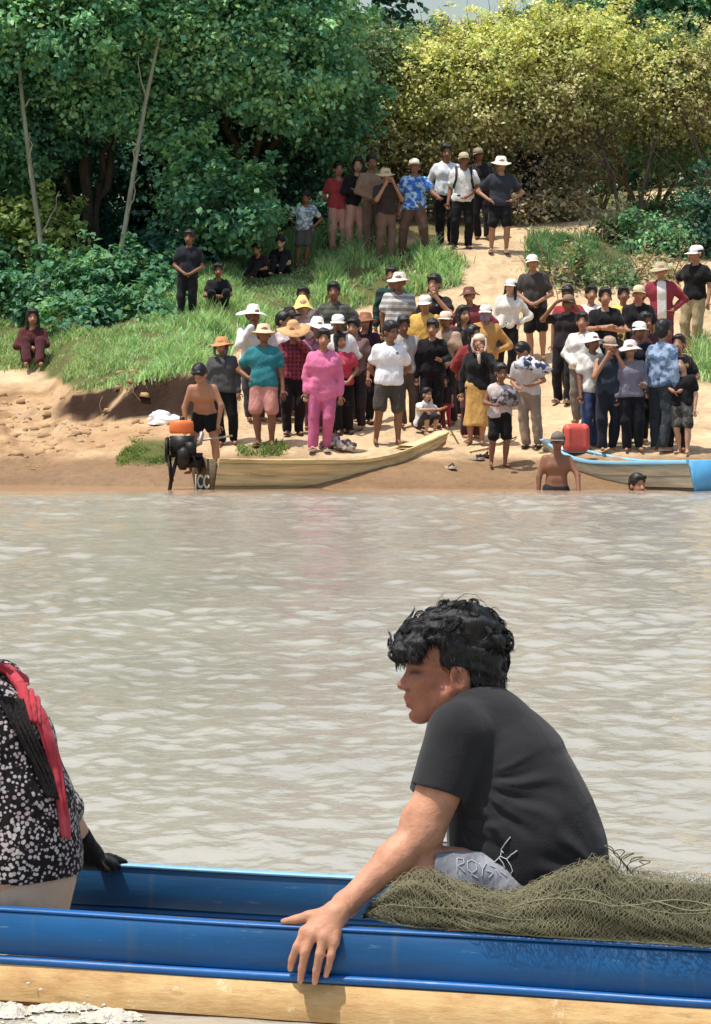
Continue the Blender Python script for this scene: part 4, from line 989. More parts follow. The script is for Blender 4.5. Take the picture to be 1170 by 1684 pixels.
pr(786, 'woman in maroon shirt and dark brown hat at the back of the slope', top=474, H=1.52, shirt=('long', (138, 58, 62)), legs=('trousers', (60, 44, 48)), hat=('bucket', (104, 68, 58)), arms=('akimbo', 'akimbo'), female=True)
pr(797, 'person in white cap and face mask with mustard sleeve', top=502, H=1.52, shirt=('long', (198, 142, 60)), legs=('trousers', (60, 50, 56)), hat=('cap', (238, 234, 230)), extra=face_mask((150, 132, 162)), arms=('down', 'akimbo'), female=True)
pr(830, 'girl with long black hair, white cap and cream top on the slope', top=459, feet=622, shirt=('long', (226, 220, 208)), legs=('trousers', (24, 24, 28)), hat=('cap', (242, 240, 234)), hair='long', arms=('down', 'akimbo'), skin='l', head=(-.3, 0), female=True, shoes=(210, 200, 190))
pr(884, 'man in white cap, dark grey shirt and black shorts up the slope', top=419, H=1.66, shirt=('short', (70, 64, 62)), legs=('shorts', (26, 24, 28)), hat=('cap', (244, 240, 228)), arms=('clasp', 'clasp'), skin='m')
pr(775, 'person in red top behind the mustard skirt', top=540, H=1.5, shirt=('long', (150, 46, 48)), legs=('trousers', (80, 40, 44)), hair='long', yaw=.3, female=True)
pr(943, 'person in red shirt half hidden behind the dark saluting man', top=474, H=1.56, shirt=('short', (172, 44, 52)), legs=('trousers', (60, 40, 44)), skin='d')
pr(968, 'young man in white open shirt in the back row', top=474, H=1.56, shirt=('long', (232, 230, 222)), legs=('trousers', (206, 200, 190)), skin='m', yaw=-.2)
pr(996, 'man in black shirt with crossed forearms in the back row', top=478, H=1.64, shirt=('short', (26, 24, 28)), legs=('trousers', BLK), arms=('crossed', 'crossed'), skin='m')
pr(1024, 'person in yellow shirt squeezed between two black shirts', top=476, H=1.52, shirt=('short', (240, 212, 72)), legs=('trousers', (70, 66, 60)), skin='d', yaw=.3)
pr(1047, 'man in black shirt and beige cap with small chest print', top=470, H=1.64, shirt=('short', (24, 22, 26)), legs=('trousers', (44, 40, 46)), hat=('cap', (214, 200, 168)), skin='m', extra=chest_print((210, 205, 200), .02, .74, .018))
pr(1089, 'person in maroon red jacket over a white shirt with speckled hat', top=433, H=1.62, shirt=('jacket', (150, 44, 62), 'plain', (226, 222, 222)), legs=('trousers', (128, 50, 62)), hat=('bucket', (178, 168, 140)), arms=('akimbo', 'akimbo'), skin='m')
pr(1136, 'man in black shirt, khaki trousers and white cap at the right edge', top=404, H=1.7, shirt=('short', (22, 22, 24)), legs=('trousers', (172, 156, 118)), hat=('cap', (244, 242, 234)), yaw=-.5, arms=('akimbo', 'down'), skin='m')
pr(925, 'man in dark shirt shading his eyes with a raised hand', top=485, feet=664, shirt=('short', (44, 36, 38)), legs=('trousers', (28, 25, 28)), hat=('cap', (130, 112, 92)), arms=('brow', 'down'), skin='d', yaw=-.3, shoes=(150, 130, 110), fat=1.05)
pr(478, 'person in black hat peering from behind the yellow sun hat', top=508, H=1.5, shirt=('short', (60, 46, 54)), legs=('trousers', BLK), hat=('bucket', (34, 32, 34)), skin='d', yaw=.3)
pr(506, 'person with bare dark hair standing just behind the yellow sun hat', top=476, H=1.62, shirt=('short', (120, 104, 100)), legs=('trousers', (50, 46, 48)), skin='d')
pr(584, 'person in brown shirt half hidden between white cap and plum shirt', top=528, H=1.5, shirt=('short', (120, 88, 84)), legs=('trousers', (50, 40, 44)), skin='m', yaw=-.4)
pr(672, 'person in faded grey shirt between the striped shirt and the yellow shirt', top=524, H=1.5, shirt=('short', (164, 156, 150)), legs=('trousers', (88, 70, 60)), skin='d', yaw=.3)
pr(762, 'person in dark jacket standing behind the red top and mustard skirt', top=508, H=1.54, shirt=('long', (60, 44, 48)), legs=('trousers', (44, 36, 40)), skin='m', yaw=.4, hair='long', female=True)
pr(1112, 'person in black top behind the denim jacket', top=556, H=1.5, shirt=('short', (30, 28, 34)), legs=('trousers', (40, 40, 46)), skin='m', yaw=-.3)
pr(1068, 'person in dark maroon top glimpsed between two caps', top=520, H=1.54, shirt=('short', (76, 36, 44)), legs=('trousers', (44, 40, 46)), skin='d', yaw=.2)
pr(958, 'person in pale shirt behind the white bucket hat', top=520, H=1.5, shirt=('long', (224, 220, 212)), legs=('trousers', (120, 110, 100)), skin='m', yaw=-.4)
# ---- front row
FR = 'people in the front row at the water'
pr(375, 'person in charcoal shirt, black trousers and orange brimmed hat', top=556, feet=732, shirt=('long', (78, 78, 80)), legs=('trousers', (20, 20, 24)), hat=('bucket', (206, 142, 92)), skin='m', fat=1.12, extra=scarf((90, 92, 96)), group=FR)
pr(436, 'man in teal T-shirt and salmon shorts with beige hat', top=535, feet=736, shirt=('short', (22, 124, 134)), legs=('shorts', (206, 136, 124)), hat=('bucket', (212, 192, 160)), skin='d', arms=('akimbo', 'down'), yaw=-.15, fat=1.08, shoes=(120, 96, 78), group=FR)
pr(482, 'woman in maroon plaid shirt, black trousers and round straw hat', top=530, feet=716, shirt=('long', (140, 50, 66), 'plaid', (86, 26, 42)), legs=('trousers', (28, 20, 26)), hat=('straw', (206, 160, 112)), head=(.1, .35), skin='m', female=True, shoes=(46, 38, 40), group=FR)
pr(526, 'woman in bright pink matching blouse and trousers', top=546, feet=742, shirt=('tunic', (228, 108, 158)), legs=('trousers', (212, 96, 148)), hair='bun', skin='m', female=True, fat=1.08, shoes=(200, 170, 160), group=FR)
pr(566, 'woman in red T-shirt and black trousers with folded hands', top=552, feet=714, shirt=('short', (204, 44, 72)), legs=('trousers', (24, 22, 27)), arms=('clasp', 'clasp'), hair='long', skin='m', female=True, shoes=(70, 60, 60), extra=chest_print((232, 140, 140), 0, .73, .03), group=FR)
pr(637, 'boy in white T-shirt with chest logo and dark grey shorts', top=534, feet=732, shirt=('short', (238, 236, 242)), legs=('shorts', (74, 68, 62)), skin='d', arms=('down', 'down'), stance=.085, extra=chest_print((90, 86, 96), .045, .765, .013), yaw=.12, group=FR)
pr(708, 'man in black long-sleeved shirt and black trousers beside the children', top=530, feet=702, shirt=('long', (26, 21, 26)), legs=('trousers', (24, 20, 24)), arms=('down', 'hold'), skin='m', yaw=.1, fat=1.1, shoes=(110, 80, 60), group=FR)
pr(735, 'child in dark red trousers standing against the black-shirted man', top=622, feet=705, shirt=('short', (46, 36, 42)), legs=('trousers', (156, 34, 54)), skin='m', yaw=-.6, group=FR)
pr(704, 'small child in white top squatting with hands near the face', top=630, feet=716, H=1.0, pose='squat', shirt=('short', (232, 230, 232)), legs=('shorts', (62, 58, 62)), arms=('reach', 'reach'), skin='l', yaw=.8, lean=.25, hair='short', group=FR)
pr(783, 'woman in black sweater and mustard skirt with white headband hat', top=550, feet=732, shirt=('long', (28, 27, 30)), legs=('skirt', (206, 156, 66)), hat=('scarf', (226, 206, 186)), skin='m', yaw=-.1, female=True, extra=scarf((206, 178, 164)), group=FR)
pr(820, 'bare-legged boy in black shorts hugging a grey bundle', top=604, feet=768, shirt=('vest', (196, 180, 176)), legs=('shorts', (24, 21, 24)), arms=('hold', 'hold'), skin='d', yaw=.15, stance=.07, group=FR)
pr(876, 'man in khaki trousers bending his head over a bundled shirt', top=568, feet=738, shirt=('short', (206, 200, 200)), legs=('trousers', (152, 132, 112)), arms=('hold', 'hold'), skin='m', lean=.32, head=(-.3, .55), yaw=-.3, shoes=(52, 44, 42), group=FR)
pr(1046, 'person in white cap and black shirt behind the grey long-sleeved shirt', top=531, H=1.6, shirt=('short', (30, 30, 36)), legs=('trousers', BLK), hat=('cap', (244, 240, 230)), skin='d', group=FR)
pr(972, 'man in white bucket hat, cream T-shirt and blue jeans', top=550, feet=738, shirt=('short', (226, 220, 210)), legs=('trousers', (56, 74, 112)), hat=('bucket', (244, 240, 234)), skin='d', yaw=.3, group=FR)
pr(1000, 'man in dark navy vest shading his face with his arm', top=554, feet=744, shirt=('vest', (46, 54, 66)), legs=('trousers', (30, 34, 46)), hat=('cap', (168, 146, 132)), arms=('face', 'face'), skin='m', yaw=.5, group=FR)
pr(1042, 'person in grey long-sleeved shirt and crumpled grey-white bucket hat', top=562, feet=744, shirt=('long', (122, 118, 134)), legs=('trousers', (22, 22, 30)), hat=('bucket', (220, 216, 214)), skin='m', head=(-.2, .2), female=True, fat=1.05, group=FR)
pr(1085, 'person in denim jacket with black hair turned away', top=532, feet=742, shirt=('long', (86, 112, 150), 'blotch', (150, 174, 204), .8), legs=('trousers', (54, 60, 66)), yaw=2.4, skin='m', hair='short', shoes=(150, 142, 136), group=FR)
pr(1124, 'boy in black polo shirt and camouflage shorts at the right edge', top=590, feet=748, shirt=('short', (24, 24, 26)), legs=('shorts', (112, 110, 104), 'camo', (60, 58, 56), .6), skin='l', yaw=-.7, arms=('down', 'down'), group=FR)
pr(332, 'shirtless man in black shorts bending over the boat engine', loc=P(334, 780, 35.25), H=1.5, pose='wide', legs=('briefs', (24, 22, 24)), skin='m', lean=.5, head=(0, .7), arms=('tank', 'tank'), yaw=-.25, group='people in and by the boats')
w1 = P(913, 704, 34.45); pr(913, 'shirtless man in cap standing waist-deep in the river', loc=w1 - np.array([0, 0, 1.60]), H=1.53, hat=('cap', (120, 108, 100)), legs=('shorts', (40, 40, 44)), arms=('down', 'tank'), skin='d', yaw=.3, group='people in the water')
w2 = P(1062, 788, 34.0); pr(1062, 'swimmer with only the head above the water', loc=w2 - np.array([0, 0, 1.0]), H=1.0 / .62, pose='squat', legs=('shorts', (40, 40, 50)), skin='m', yaw=.5, lean=0, group='people in the water')
# ---------------------------------------------------------------- boats drawn up at the bank
def text_mesh(name, s, size, mat, parent, M):
    c = bpy.data.curves.new(name, 'FONT'); c.body = s; c.size = size; c.extrude = 0.004; c.offset = size * 0.02; c.align_x = 'CENTER'; c.align_y = 'CENTER'; c.space_character = 1.05
    t = bpy.data.objects.new(name, c); COL.objects.link(t)
    me = bpy.data.meshes.new_from_object(t.evaluated_get(bpy.context.evaluated_depsgraph_get())); bpy.data.objects.remove(t)
    me.transform(M); o = bpy.data.objects.new(name, me); COL.objects.link(o); o.parent = parent; me.materials.append(mat); return o
def long_boat(name, label, stern, bow, w, hgt, rise, mats, flip=False, stern_rise=0.04):
    """planked wooden boat; stern and bow are (x,y) points, bottoms at water level"""
    stern = np.array(stern, float); bow = np.array(bow, float); d = bow - stern; Lg = np.linalg.norm(d); ang = math.atan2(d[1], d[0])
    root = empty(name, (stern[0], stern[1], 0), ang); tag(root, label, 'boat', 'boats at the bank')
    S = np.linspace(0, 1, 25)
    def sec(s):
        wid = w / 2 * (0.86 + 0.14 * sstep(0, .25, s)) * (1 - sstep(.45, 1.0, s) ** 1.6 * 0.66)
        zb = -0.10 + (rise + .30) * np.clip((s - .55) / .45, 0, 1) ** 2.0; zg = hgt + stern_rise * (1 - s) ** 4 + rise * np.clip((s - .5) / .5, 0, 1) ** 2.0
        return wid, zb, zg
    def strake(side, t0, t1, out=0.0, th=.022):
        a, b = [], []
        for s in S:
            wid, zb, zg = sec(s)
            def pt(t, o): return [s * Lg - .10 * (1 - s) ** 6 * 0 , side * ((wid * (0.62 + 0.38 * t)) + o), zb + (zg - zb) * t]
            a.append([pt(t0, out), pt(t1, out)]); b.append([pt(t1, out - th), pt(t0, out - th)])
        A = np.array(a); Bq = np.array(b); ring = np.concatenate([A, Bq, A[:, :1]], 1)
        m = MB(); m.grid(ring)
        for k in (0, -1): m.add(ring[k][:4], [[0, 1, 2, 3]])
        return m
    for side in (-1, 1):
        for i, (t0, t1, o) in enumerate([(0.0, .30, 0.0), (.305, .60, .007), (.605, .90, .014)]):
            strake(side, t0, t1, o).build('hull_plank', mats['hull'][i], root, False)
        strake(side, .90, 1.0, .034, .055).build('gunwale', mats['rail'], root, False)
    for j in range(3):   # bottom boards
        m = MB(); rows = []
        for s in S:
            wid, zb, zg = sec(s); y0 = wid * .6 * (-1 + 2 * j / 3) ; y1 = wid * .6 * (-1 + 2 * (j + 1) / 3) - .004
            rows.append([[s * Lg, y0, zb + .012], [s * Lg, y1, zb + .012], [s * Lg, y1, zb - .01], [s * Lg, y0, zb - .01], [s * Lg, y0, zb + .012]])
        m.grid(np.array(rows)); m.build('bottom_board', mats['floor'], root, False)
    wid, zb, zg = sec(0.0)
    m = MB(); m.hexa([[-.02, -wid * .62, zb], [.015, -wid * .62, zb], [.015, wid * .62, zb], [-.02, wid * .62, zb], [-.05, -wid * .99, zg - .01], [-.015, -wid * .99, zg - .01], [-.015, wid * .99, zg - .01], [-.05, wid * .99, zg - .01]]); tr = m.build('transom', mats['transom'], root, False)
    for s in (.25, .45, .65):
        wid, zb, zg = sec(s); m = MB(); m.box((s * Lg, 0, zb + (zg - zb) * .72), (.16, wid * 1.76, .025)); m.build('thwart', mats['floor'], root, False)
    for s in np.linspace(.12, .8, 6):
        wid, zb, zg = sec(s)
        for side in (-1, 1):
            m = MB(); m.tube([[s * Lg, side * wid * .58, zb + .01], [s * Lg, side * wid * .90, zb + (zg - zb) * .9]], .016, 4); m.build('rib', mats['floor'], root, False)
    # bow deck
    m = MB(); rows = []
    for s in np.linspace(.84, 1.0, 6):
        wid, zb, zg = sec(s); rows.append([[s * Lg + (s - .84) * .0, -wid * 1.02, zg + .006], [s * Lg + (s - .84) * .0, wid * 1.02, zg + .006], [s * Lg + (s - .84) * .0, wid * .95, zg - .035], [s * Lg + (s - .84) * .0, -wid * .95, zg - .035], [s * Lg + (s - .84) * .0, -wid * 1.02, zg + .006]])
    m.grid(np.array(rows)); m.add(np.array(rows[-1][:4]), [[0, 1, 2, 3]]); m.build('bow_deck', mats['deck'], root, False)
    return root, Lg, sec, ang
def wood(key, c, var=.3, rough=.75): return mat_plain(key, c, rough, var, 7, .5, .01, stretch=(.25, 2.2, 3))
W1 = wood('boat_wood_pale', (214, 190, 132)); W2 = wood('boat_wood_tan', (214, 190, 140)); W3 = wood('boat_wood_low', (168, 142, 100)); W4 = wood('boat_wood_cream', (226, 208, 158), .2); WD = wood('boat_transom_shaded', (104, 88, 66))  # WD: shade on the transom is put into its wood colour
st = P(338, 800, 35.0); bw = P(728, 760, 36.75)
b1, L1, sec1, a1 = long_boat('wooden_long_boat', 'pale wooden long boat with engine at the stern pulled up left', st[:2], bw[:2], .86, .36, .36, dict(hull=[W3, W2, W2], rail=W1, floor=W2, transom=WD, deck=W4))
WHP = mat_plain('white_paint', (232, 228, 214), .7, .1, 20, .1)
M = Matrix.Translation((-.045, -.02, .085)) @ Matrix.Rotation(math.radians(-98.5), 4, 'Y') @ Matrix.Rotation(math.radians(-90), 4, 'Z') 
M = Matrix.Translation((-.047, 0, .09)) @ Matrix(((0, 0, -1, 0), (-1, 0, 0, 0), (0, 1, 0, 0), (0, 0, 0, 1)))
text_mesh('lettering', 'JCC', .24, WHP, [o for o in b1.children if o.name.startswith('transom')][0], M)
m = MB(); m.box((.17, 0, .33), (.35, .66, .03)); m.build('stern_deck', W4, b1, False)
# engine: frame, motor block, orange fuel tank, shaft
eng = empty('boat_engine', P(300, 792, 34.85)); tag(eng, 'small boat engine with orange tank on the wooden boat stern', 'engine')
eng.scale = (1.15, 1.15, 1.12); BM = mat_plain('engine_metal', (44, 42, 42), .5, .5, 18, .3, .004, metal=.5); OR = mat_plain('orange_tank', (232, 120, 62), .4, .12, 12, .1); GRM = mat_plain('grey_metal', (150, 146, 138), .45, .35, 16, .3, .004, metal=.6)
m = MB(); m.box((0, .05, .42), (.26, .24, .2)); m.tube([[.02, -.07, .2], [.02, -.07, .36]], .075, 10); m.tube([[-.02, .12, .16], [.1, .12, .34]], .06, 8); m.box((.1, -.06, .38), (.12, .08, .14)); m.box((.13, .06, .22), (.2, .16, .12)); 
for i in range(5): m.box((-.14, .05, .36 + i * .035), (.03, .2, .012))
m.box((.05, .05, .30), (.34, .22, .05)); m.build('motor_block', BM, eng, False)
m = MB(); rr = [(.001, .70), (.08, .70), (.11, .685), (.118, .655), (.118, .575), (.108, .548), (.001, .545)]
m.lathe(rr, 16); m.v = [v * np.array([1.15, .85, 1]) for v in m.v]; m.xf(None, (-.01, .03, 0)); m.build('fuel_tank', OR, eng)
m = MB(); m.lathe([(.001, .735), (.028, .735), (.03, .70)], 10); m.build('tank_cap', BM, eng)
th = np.linspace(0, 2 * math.pi, 15)
m = MB(); m.tube(np.stack([-.17 + 0 * th, .05 + .13 * np.cos(th), .36 + .13 * np.sin(th)], 1), .022, 6); m.tube([[-.17, .05, .23], [-.17, .05, .49]], .012, 5); m.tube([[-.17, -.08, .36], [-.17, .18, .36]], .012, 5); m.build('flywheel', BM, eng)
m = MB(); m.tube([[.10, -.02, .40], [.20, -.06, .44], [.22, -.05, .56]], .03, 8); m.build('exhaust', GRM, eng)
m = MB()
for y in (-.08, .16): m.tube([[-.12, y, .0], [-.15, y, .30], [.12, y, .32], [.2, y, .1]], .018, 6)
m.tube([[-.12, -.08, .02], [-.12, .16, .02]], .018, 6); m.tube([[-.15, -.08, .3], [.12, .16, .32]], .014, 6); m.build('frame', BM, eng)
m = MB(); m.tube([[-.05, -.02, .3], [-.12, -.05, .02], [-.16, -.06, -.25]], .024, 6); m.build('shaft', BM, eng)
m = MB(); m.tube([[.15, .06, .46], [.42, .10, .50], [.55, .11, .52]], .013, 6); m.build('tiller', GRM, eng)
# pale blue boat at right
PB = mat_plain('pale_blue_paint', (134, 188, 216), .5, .2, 6, .3, .006, stretch=(.3, 2, 2)); BB = mat_plain('bright_blue_paint', (92, 170, 222), .45, .12, 6, .2); LB = mat_plain('whitish_blue_paint', (206, 226, 230), .5, .12, 6, .2)
CR = wood('boat_wood_greyed', (196, 184, 156)); DK = wood('boat_wood_darker', (92, 92, 76))  # DK: darker wood for the lowest hull plank
st2 = P(1168, 808, 34.15); bw2 = P(905, 760, 36.5)
b2, L2, sec2, a2 = long_boat('pale_blue_boat', 'pale blue and grey wooden boat at the right edge of the bank', st2[:2], bw2[:2], .9, .36, .26, dict(hull=[DK, CR, CR], rail=PB, floor=PB, transom=BB, deck=LB))
m = MB(); m.box((.25 * L2, 0, .235), (.5, .7, .02)); m.build('seat_board', LB, b2, False)
# red jerrycan standing in the boat
jp = P(948, 738, 35.9); jc = empty('jerrycan', jp, .2); tag(jc, 'red plastic jerrycan standing at the pale blue boat', 'jerrycan')
RD = mat_plain('red_plastic', (212, 88, 76), .5, .12, 10, .15)
J = Field(np.arange(-.2, .2, .012), np.arange(-.13, .13, .012), np.arange(-.03, .40, .012))
for sx in (-1, 1):
    for sy in (-1, 1): J.cap((sx * .125, sy * .06, .03), (sx * .125, sy * .06, .27), .03, k=.005)
for z in np.arange(.03, .28, .03): J.cap((-.125, 0, z), (.125, 0, z), .075, k=.02)
J.cap((0, -.1, .1), (0, -.1, .25), .012, k=.01, sub=True); J.cap((-.06, 0, .335), (.06, 0, .335), .016, k=.012); J.cap((-.06, 0, .335), (-.07, 0, .28), .016, k=.012); J.cap((.06, 0, .335), (.07, 0, .28), .016, k=.012)
V, Q = J.mesh(); mesh_np('can_body', V, Q, RD, jc); jc.scale = (.9, .9, .95)
m = MB(); m.lathe([(.001, .345), (.026, .345), (.028, .30)], 10); m.xf(None, (.115, 0, 0)); m.build('cap', mat_plain('white_plastic', (220, 214, 206), .5, .1), jc)
# bundles held in arms
def bundle(px, py, D, r, lab, mat, seed):
    g = np.random.default_rng(seed); c = P(px, py, D); R = max(r) + .06
    Fd = Field(np.arange(-R, R, .012), np.arange(-R, R, .012), np.arange(-R, R, .012))
    for _ in range(9): Fd.ell(g.normal(size=3) * np.array(r) * .45, np.array(r) * (.35 + .25 * g.random()), k=.03)
    Fd.ripple(.006, 55, seed); V, Q = Fd.mesh(); o = mesh_np('cloth_bundle', V, Q, mat); o.location = c; tag(o, lab, 'bundle', 'cloth bundles')
D26 = solve_D(820, 768); bundle(836, 656, D26 - .27, (.17, .10, .11), 'grey cloth bundle hugged by the bare-legged boy', mat_cloth((150, 140, 146), 'blotch', (70, 64, 70), 1.5), 1)
D28 = solve_D(876, 738); bundle(880, 606, D28 - .36, (.22, .12, .12), 'white and navy bundled shirt held by the khaki trousers man', mat_cloth((216, 216, 226), 'blotch', (50, 54, 84), 1.1), 2)
# small things lying on the sand
def on_ground(px, py): D = solve_D(px, py); return np.array([(px - CX) / F * D, D, ground(px, D)])
def heap(name, label, cat, px, py, r, mat, seed, rip=.006):
    g = np.random.default_rng(seed); R = max(r) + .06
    Fd = Field(np.arange(-R, R, .014), np.arange(-R, R, .014), np.arange(-.06, r[2] + .1, .014))
    for _ in range(8): Fd.ell(g.normal(size=3) * np.array(r) * .42 + [0, 0, r[2] * .35], np.array(r) * (.4 + .25 * g.random()), k=.03)
    Fd.ripple(rip, 48, seed); Fd.cut([0, 0, -1], (0, 0, -.02)); V, Q = Fd.mesh(); o = mesh_np(name, V, Q, mat); o.location = on_ground(px, py); tag(o, label, cat)
heap('plastic_bag', 'crumpled white plastic bag on the sand behind the engine', 'bag', 265, 697, (.24, .14, .1), mat_plain('white_bag', (236, 236, 238), .4, .08, 12, .3), 3, .012)
heap('cloth_pile', 'dark cloth pile with pale lump at the feet of the pink blouse woman', 'cloth pile', 556, 738, (.2, .14, .13), mat_cloth((96, 76, 72), 'blotch', (190, 172, 166), 1.3), 4, .012)
def slippers(px, py, rz, c, lab):
    o0 = on_ground(px, py); root = empty('slipper', o0, rz); tag(root, lab, 'slipper', 'slippers left on the sand')
    m = MB(); out = np.array([[-.035, .11], [-.045, .02], [-.045, -.07], [0, -.12], [.042, -.08], [.04, .02], [.035, .11]]); n = len(out)
    a = np.column_stack([out, np.full(n, .005)]); b = a + [0, 0, .03]
    m.grid(np.array([np.vstack([a, a[:1]]), np.vstack([b, b[:1]])])); m.add(np.vstack([b, b.mean(0)]), None, [[i, (i + 1) % n, n] for i in range(n)]); m.build('sole', mat_plain('slip_%d' % c[0], c, .7, .2, 20, .1), root, False)
    m = MB(); m.tube([[-.045, -.02, .03], [-.01, -.06, .075], [.042, -.02, .03]], .012, 5); m.build('strap', mat_plain('slipstrap', (50, 44, 44), .7, .2), root)
slippers(742, 772, .5, (214, 200, 186), 'lone pale slipper on wet sand by the boat bow')
slippers(784, 757, 1.2, (196, 184, 172), 'left slipper of the pair by the bare-legged boy'); slippers(797, 754, 1.0, (60, 54, 54), 'right slipper of the pair by the bare-legged boy')
slippers(905, 742, .8, (150, 130, 110), 'slipper beside the bow of the pale blue boat')
slippers(538, 745, .2, (206, 190, 180), 'pale slipper in front of the pink trousers')
# mooring rope from the bow
m = MB(); a = P(742, 708, 37.0); pts = [a, P(760, 740, 37.2), on_ground(775, 748) + [0, 0, .02], on_ground(800, 742) + [0, 0, .02], on_ground(850, 722) + [0, 0, .02]]
m.tube(pts, .012, 5); tag(m.build('mooring_rope', mat_plain('rope', (150, 124, 88), .9, .3, 30, .4)), 'thin mooring rope from the boat bow over the sand', 'rope')
# roots hanging from the cut bank
rg = np.random.default_rng(8); m = MB()
for _ in range(26):
    px = rg.uniform(165, 345); D = 39.05 + rg.normal() * .06; x = (px - CX) / F * D; zt = ground(px, 39.35) - .02
    p0 = np.array([x, D + .12, zt]); n = 5; pts = [p0 + np.array([rg.normal() * .02 * i, -.03 * i - .02, -.11 * i * (0.5 + rg.random() * .7)]) for i in range(n)]
    m.tube(pts, np.linspace(.008, .003, n), 4)
tag(m.build('hanging_roots', mat_plain('roots', (132, 106, 82), .9, .3)), 'thin roots hanging from the eroded bank edge under the grass', 'roots', kind='stuff')
# ---------------------------------------------------------------- the near boat
ZG = 0.17
def gun(px, py): D = F * (CAM_H - ZG - .007) / (py - HORIZON); return np.array([(px - CX) / F * D, D])
gL = gun(20, 1501); gR = gun(1149, 1563); ALPHA = math.atan2(gR[1] - gL[1], gR[0] - gL[0])
gm_ = gun(585, 1531.5); ORG = gL + (gR - gL) * ((gm_[0] - gL[0]) / (gR[0] - gL[0]))
TV = np.array([math.cos(ALPHA), math.sin(ALPHA), 0]); NV = np.array([-math.sin(ALPHA), math.cos(ALPHA), 0])
near = empty('blue_boat', (ORG[0], ORG[1], 0), ALPHA); tag(near, 'long narrow blue wooden boat in the foreground carrying two people', 'boat')
BW = 0.545     # gunwale to gunwale
def mat_paint(key, c, wear, wc):
    m, nt, b = nodes(key)
    co = N(nt, 'ShaderNodeTexCoord').outputs['Object']
    n1 = noise(nt, 5, 6, .7, vec=co, stretch=(.5, 3, 4)); n2 = noise(nt, 1.6, 4, .6, vec=co, stretch=(1, 2, 6))
    cl = np.array(lin(c)); col = ramp(nt, n2, [(.25, tuple(cl * .55) + (1,)), (.5, tuple(cl) + (1,)), (.75, tuple(np.clip(cl * 1.4, 0, 1)) + (1,))])
    n3 = noise(nt, 2.3, 5, .75, vec=co, stretch=(1.6, 4, 9))
    col = mixc(nt, ramp(nt, n3, [(.60, G(0)), (.72, G(.8))]), col, tuple(cl * .45) + (1,))
    n4 = noise(nt, 24, 5, .8, vec=co, stretch=(.5, 2, 2.5)); col = mixc(nt, ramp(nt, n4, [(.61, G(0)), (.70, G(.5))]), col, lin4((120, 146, 160)))
    n5 = noise(nt, 3.1, 5, .7, vec=co, stretch=(7, 2, .5)); col = mixc(nt, ramp(nt, n5, [(.58, G(0)), (.75, G(.35))]), col, lin4((96, 104, 98)))
    col = mixc(nt, ramp(nt, n1, [(wear, G(0)), (wear + .04, G(1))]), col, lin4(wc))
    nt.links.new(col, b.inputs['Base Color']); b.inputs['Roughness'].default_value = .3
    r = ramp(nt, n1, [(.3, G(.34)), (.75, G(.6))]); nt.links.new(r, b.inputs['Roughness'])
    b.inputs['Specular IOR Level'].default_value = .5
    bump(nt, b, n1, .35, .004); return m
BLUE = mat_paint('blue_paint', (4, 82, 136), .80, (96, 130, 160)); BLUE2 = mat_paint('blue_rail_paint', (6, 88, 156), .82, (120, 150, 175)); INB = mat_paint('inner_blue_paint', (12, 74, 120), .72, (60, 92, 116)); TOPB = mat_paint('pale_edge_highlight', (130, 186, 226), .76, (200, 214, 220)); FLR = mat_paint('floor_board_paint', (66, 84, 104), .6, (120, 124, 124))  # TOPB: sunlit highlight on the far cap put into its colour
def mat_plank():
    m, nt, b = nodes('bare_hull_wood'); co = N(nt, 'ShaderNodeTexCoord').outputs['Object']
    n1 = noise(nt, 6, 6, .7, vec=co, stretch=(1.2, 3, 3)); n2 = noise(nt, 12, 6, .75, vec=co, stretch=(.8, 3, 5)); n3 = noise(nt, 22, 5, .7, vec=co)
    col = ramp(nt, n1, [(.25, lin4((150, 112, 66))), (.42, lin4((190, 150, 98))), (.58, lin4((206, 172, 118))), (.8, lin4((176, 136, 86)))])
    col = mixc(nt, ramp(nt, n2, [(.56, G(0)), (.72, G(.65))]), col, lin4((140, 108, 64))); col = mixc(nt, ramp(nt, n3, [(.62, G(0)), (.70, G(.6))]), col, lin4((226, 208, 170)))
    nt.links.new(col, b.inputs['Base Color']); b.inputs['Roughness'].default_value = .72; bump(nt, b, n2, .5, .006); return m
PLK = mat_plank(); LOWH = mat_plain('stained_hull', (132, 76, 40), .6, .4, 7, .5, .01, stretch=(.6, 3, 5))
SS = np.linspace(-2.6, 2.6, 61)
def inset(s): return .25 * max(0, (abs(s) - 1.5) / 1.1) ** 2 * 1.0
def rise(s): return .12 * max(0, (abs(s) - 1.4) / 1.2) ** 2
_br = np.random.default_rng(5)
def rail(prof, side, name, mat, parent=near, wav=.0015, bev=True):
    """prof: closed cross-section (n from outer face inward, z); side 0 = near, 1 = far (mirrored)"""
    rows = []
    for s in SS:
        w = wav * math.sin(s * 3.1 + len(name)) + wav * .6 * math.sin(s * 7.3 + side)
        ring = []
        for n, z in prof + prof[:1]:
            nn = n + inset(s); nn = nn if side == 0 else BW - nn
            ring.append([s, nn, z + rise(s) + w])
        rows.append(ring)
    m = MB(); rows = np.array(rows) if side == 0 else np.array(rows)[:, ::-1]; m.grid(rows)
    k = len(prof)
    for r_ in (rows[0], rows[-1]):
        m.add(np.vstack([r_[:k], r_[:k].mean(0)]), None, [[i, (i + 1) % k, k] for i in range(k)])
    o = m.build(name, mat, parent, False); return o
def rbox(n0, n1, z0, z1, b=.003):
    return [(n0 + b, z0), (n0, z0 + b), (n0, z1 - b), (n0 + b * 1.2, z1), (n1 - b, z1), (n1, z1 - b), (n1, z0 + b), (n1 - b, z0)]
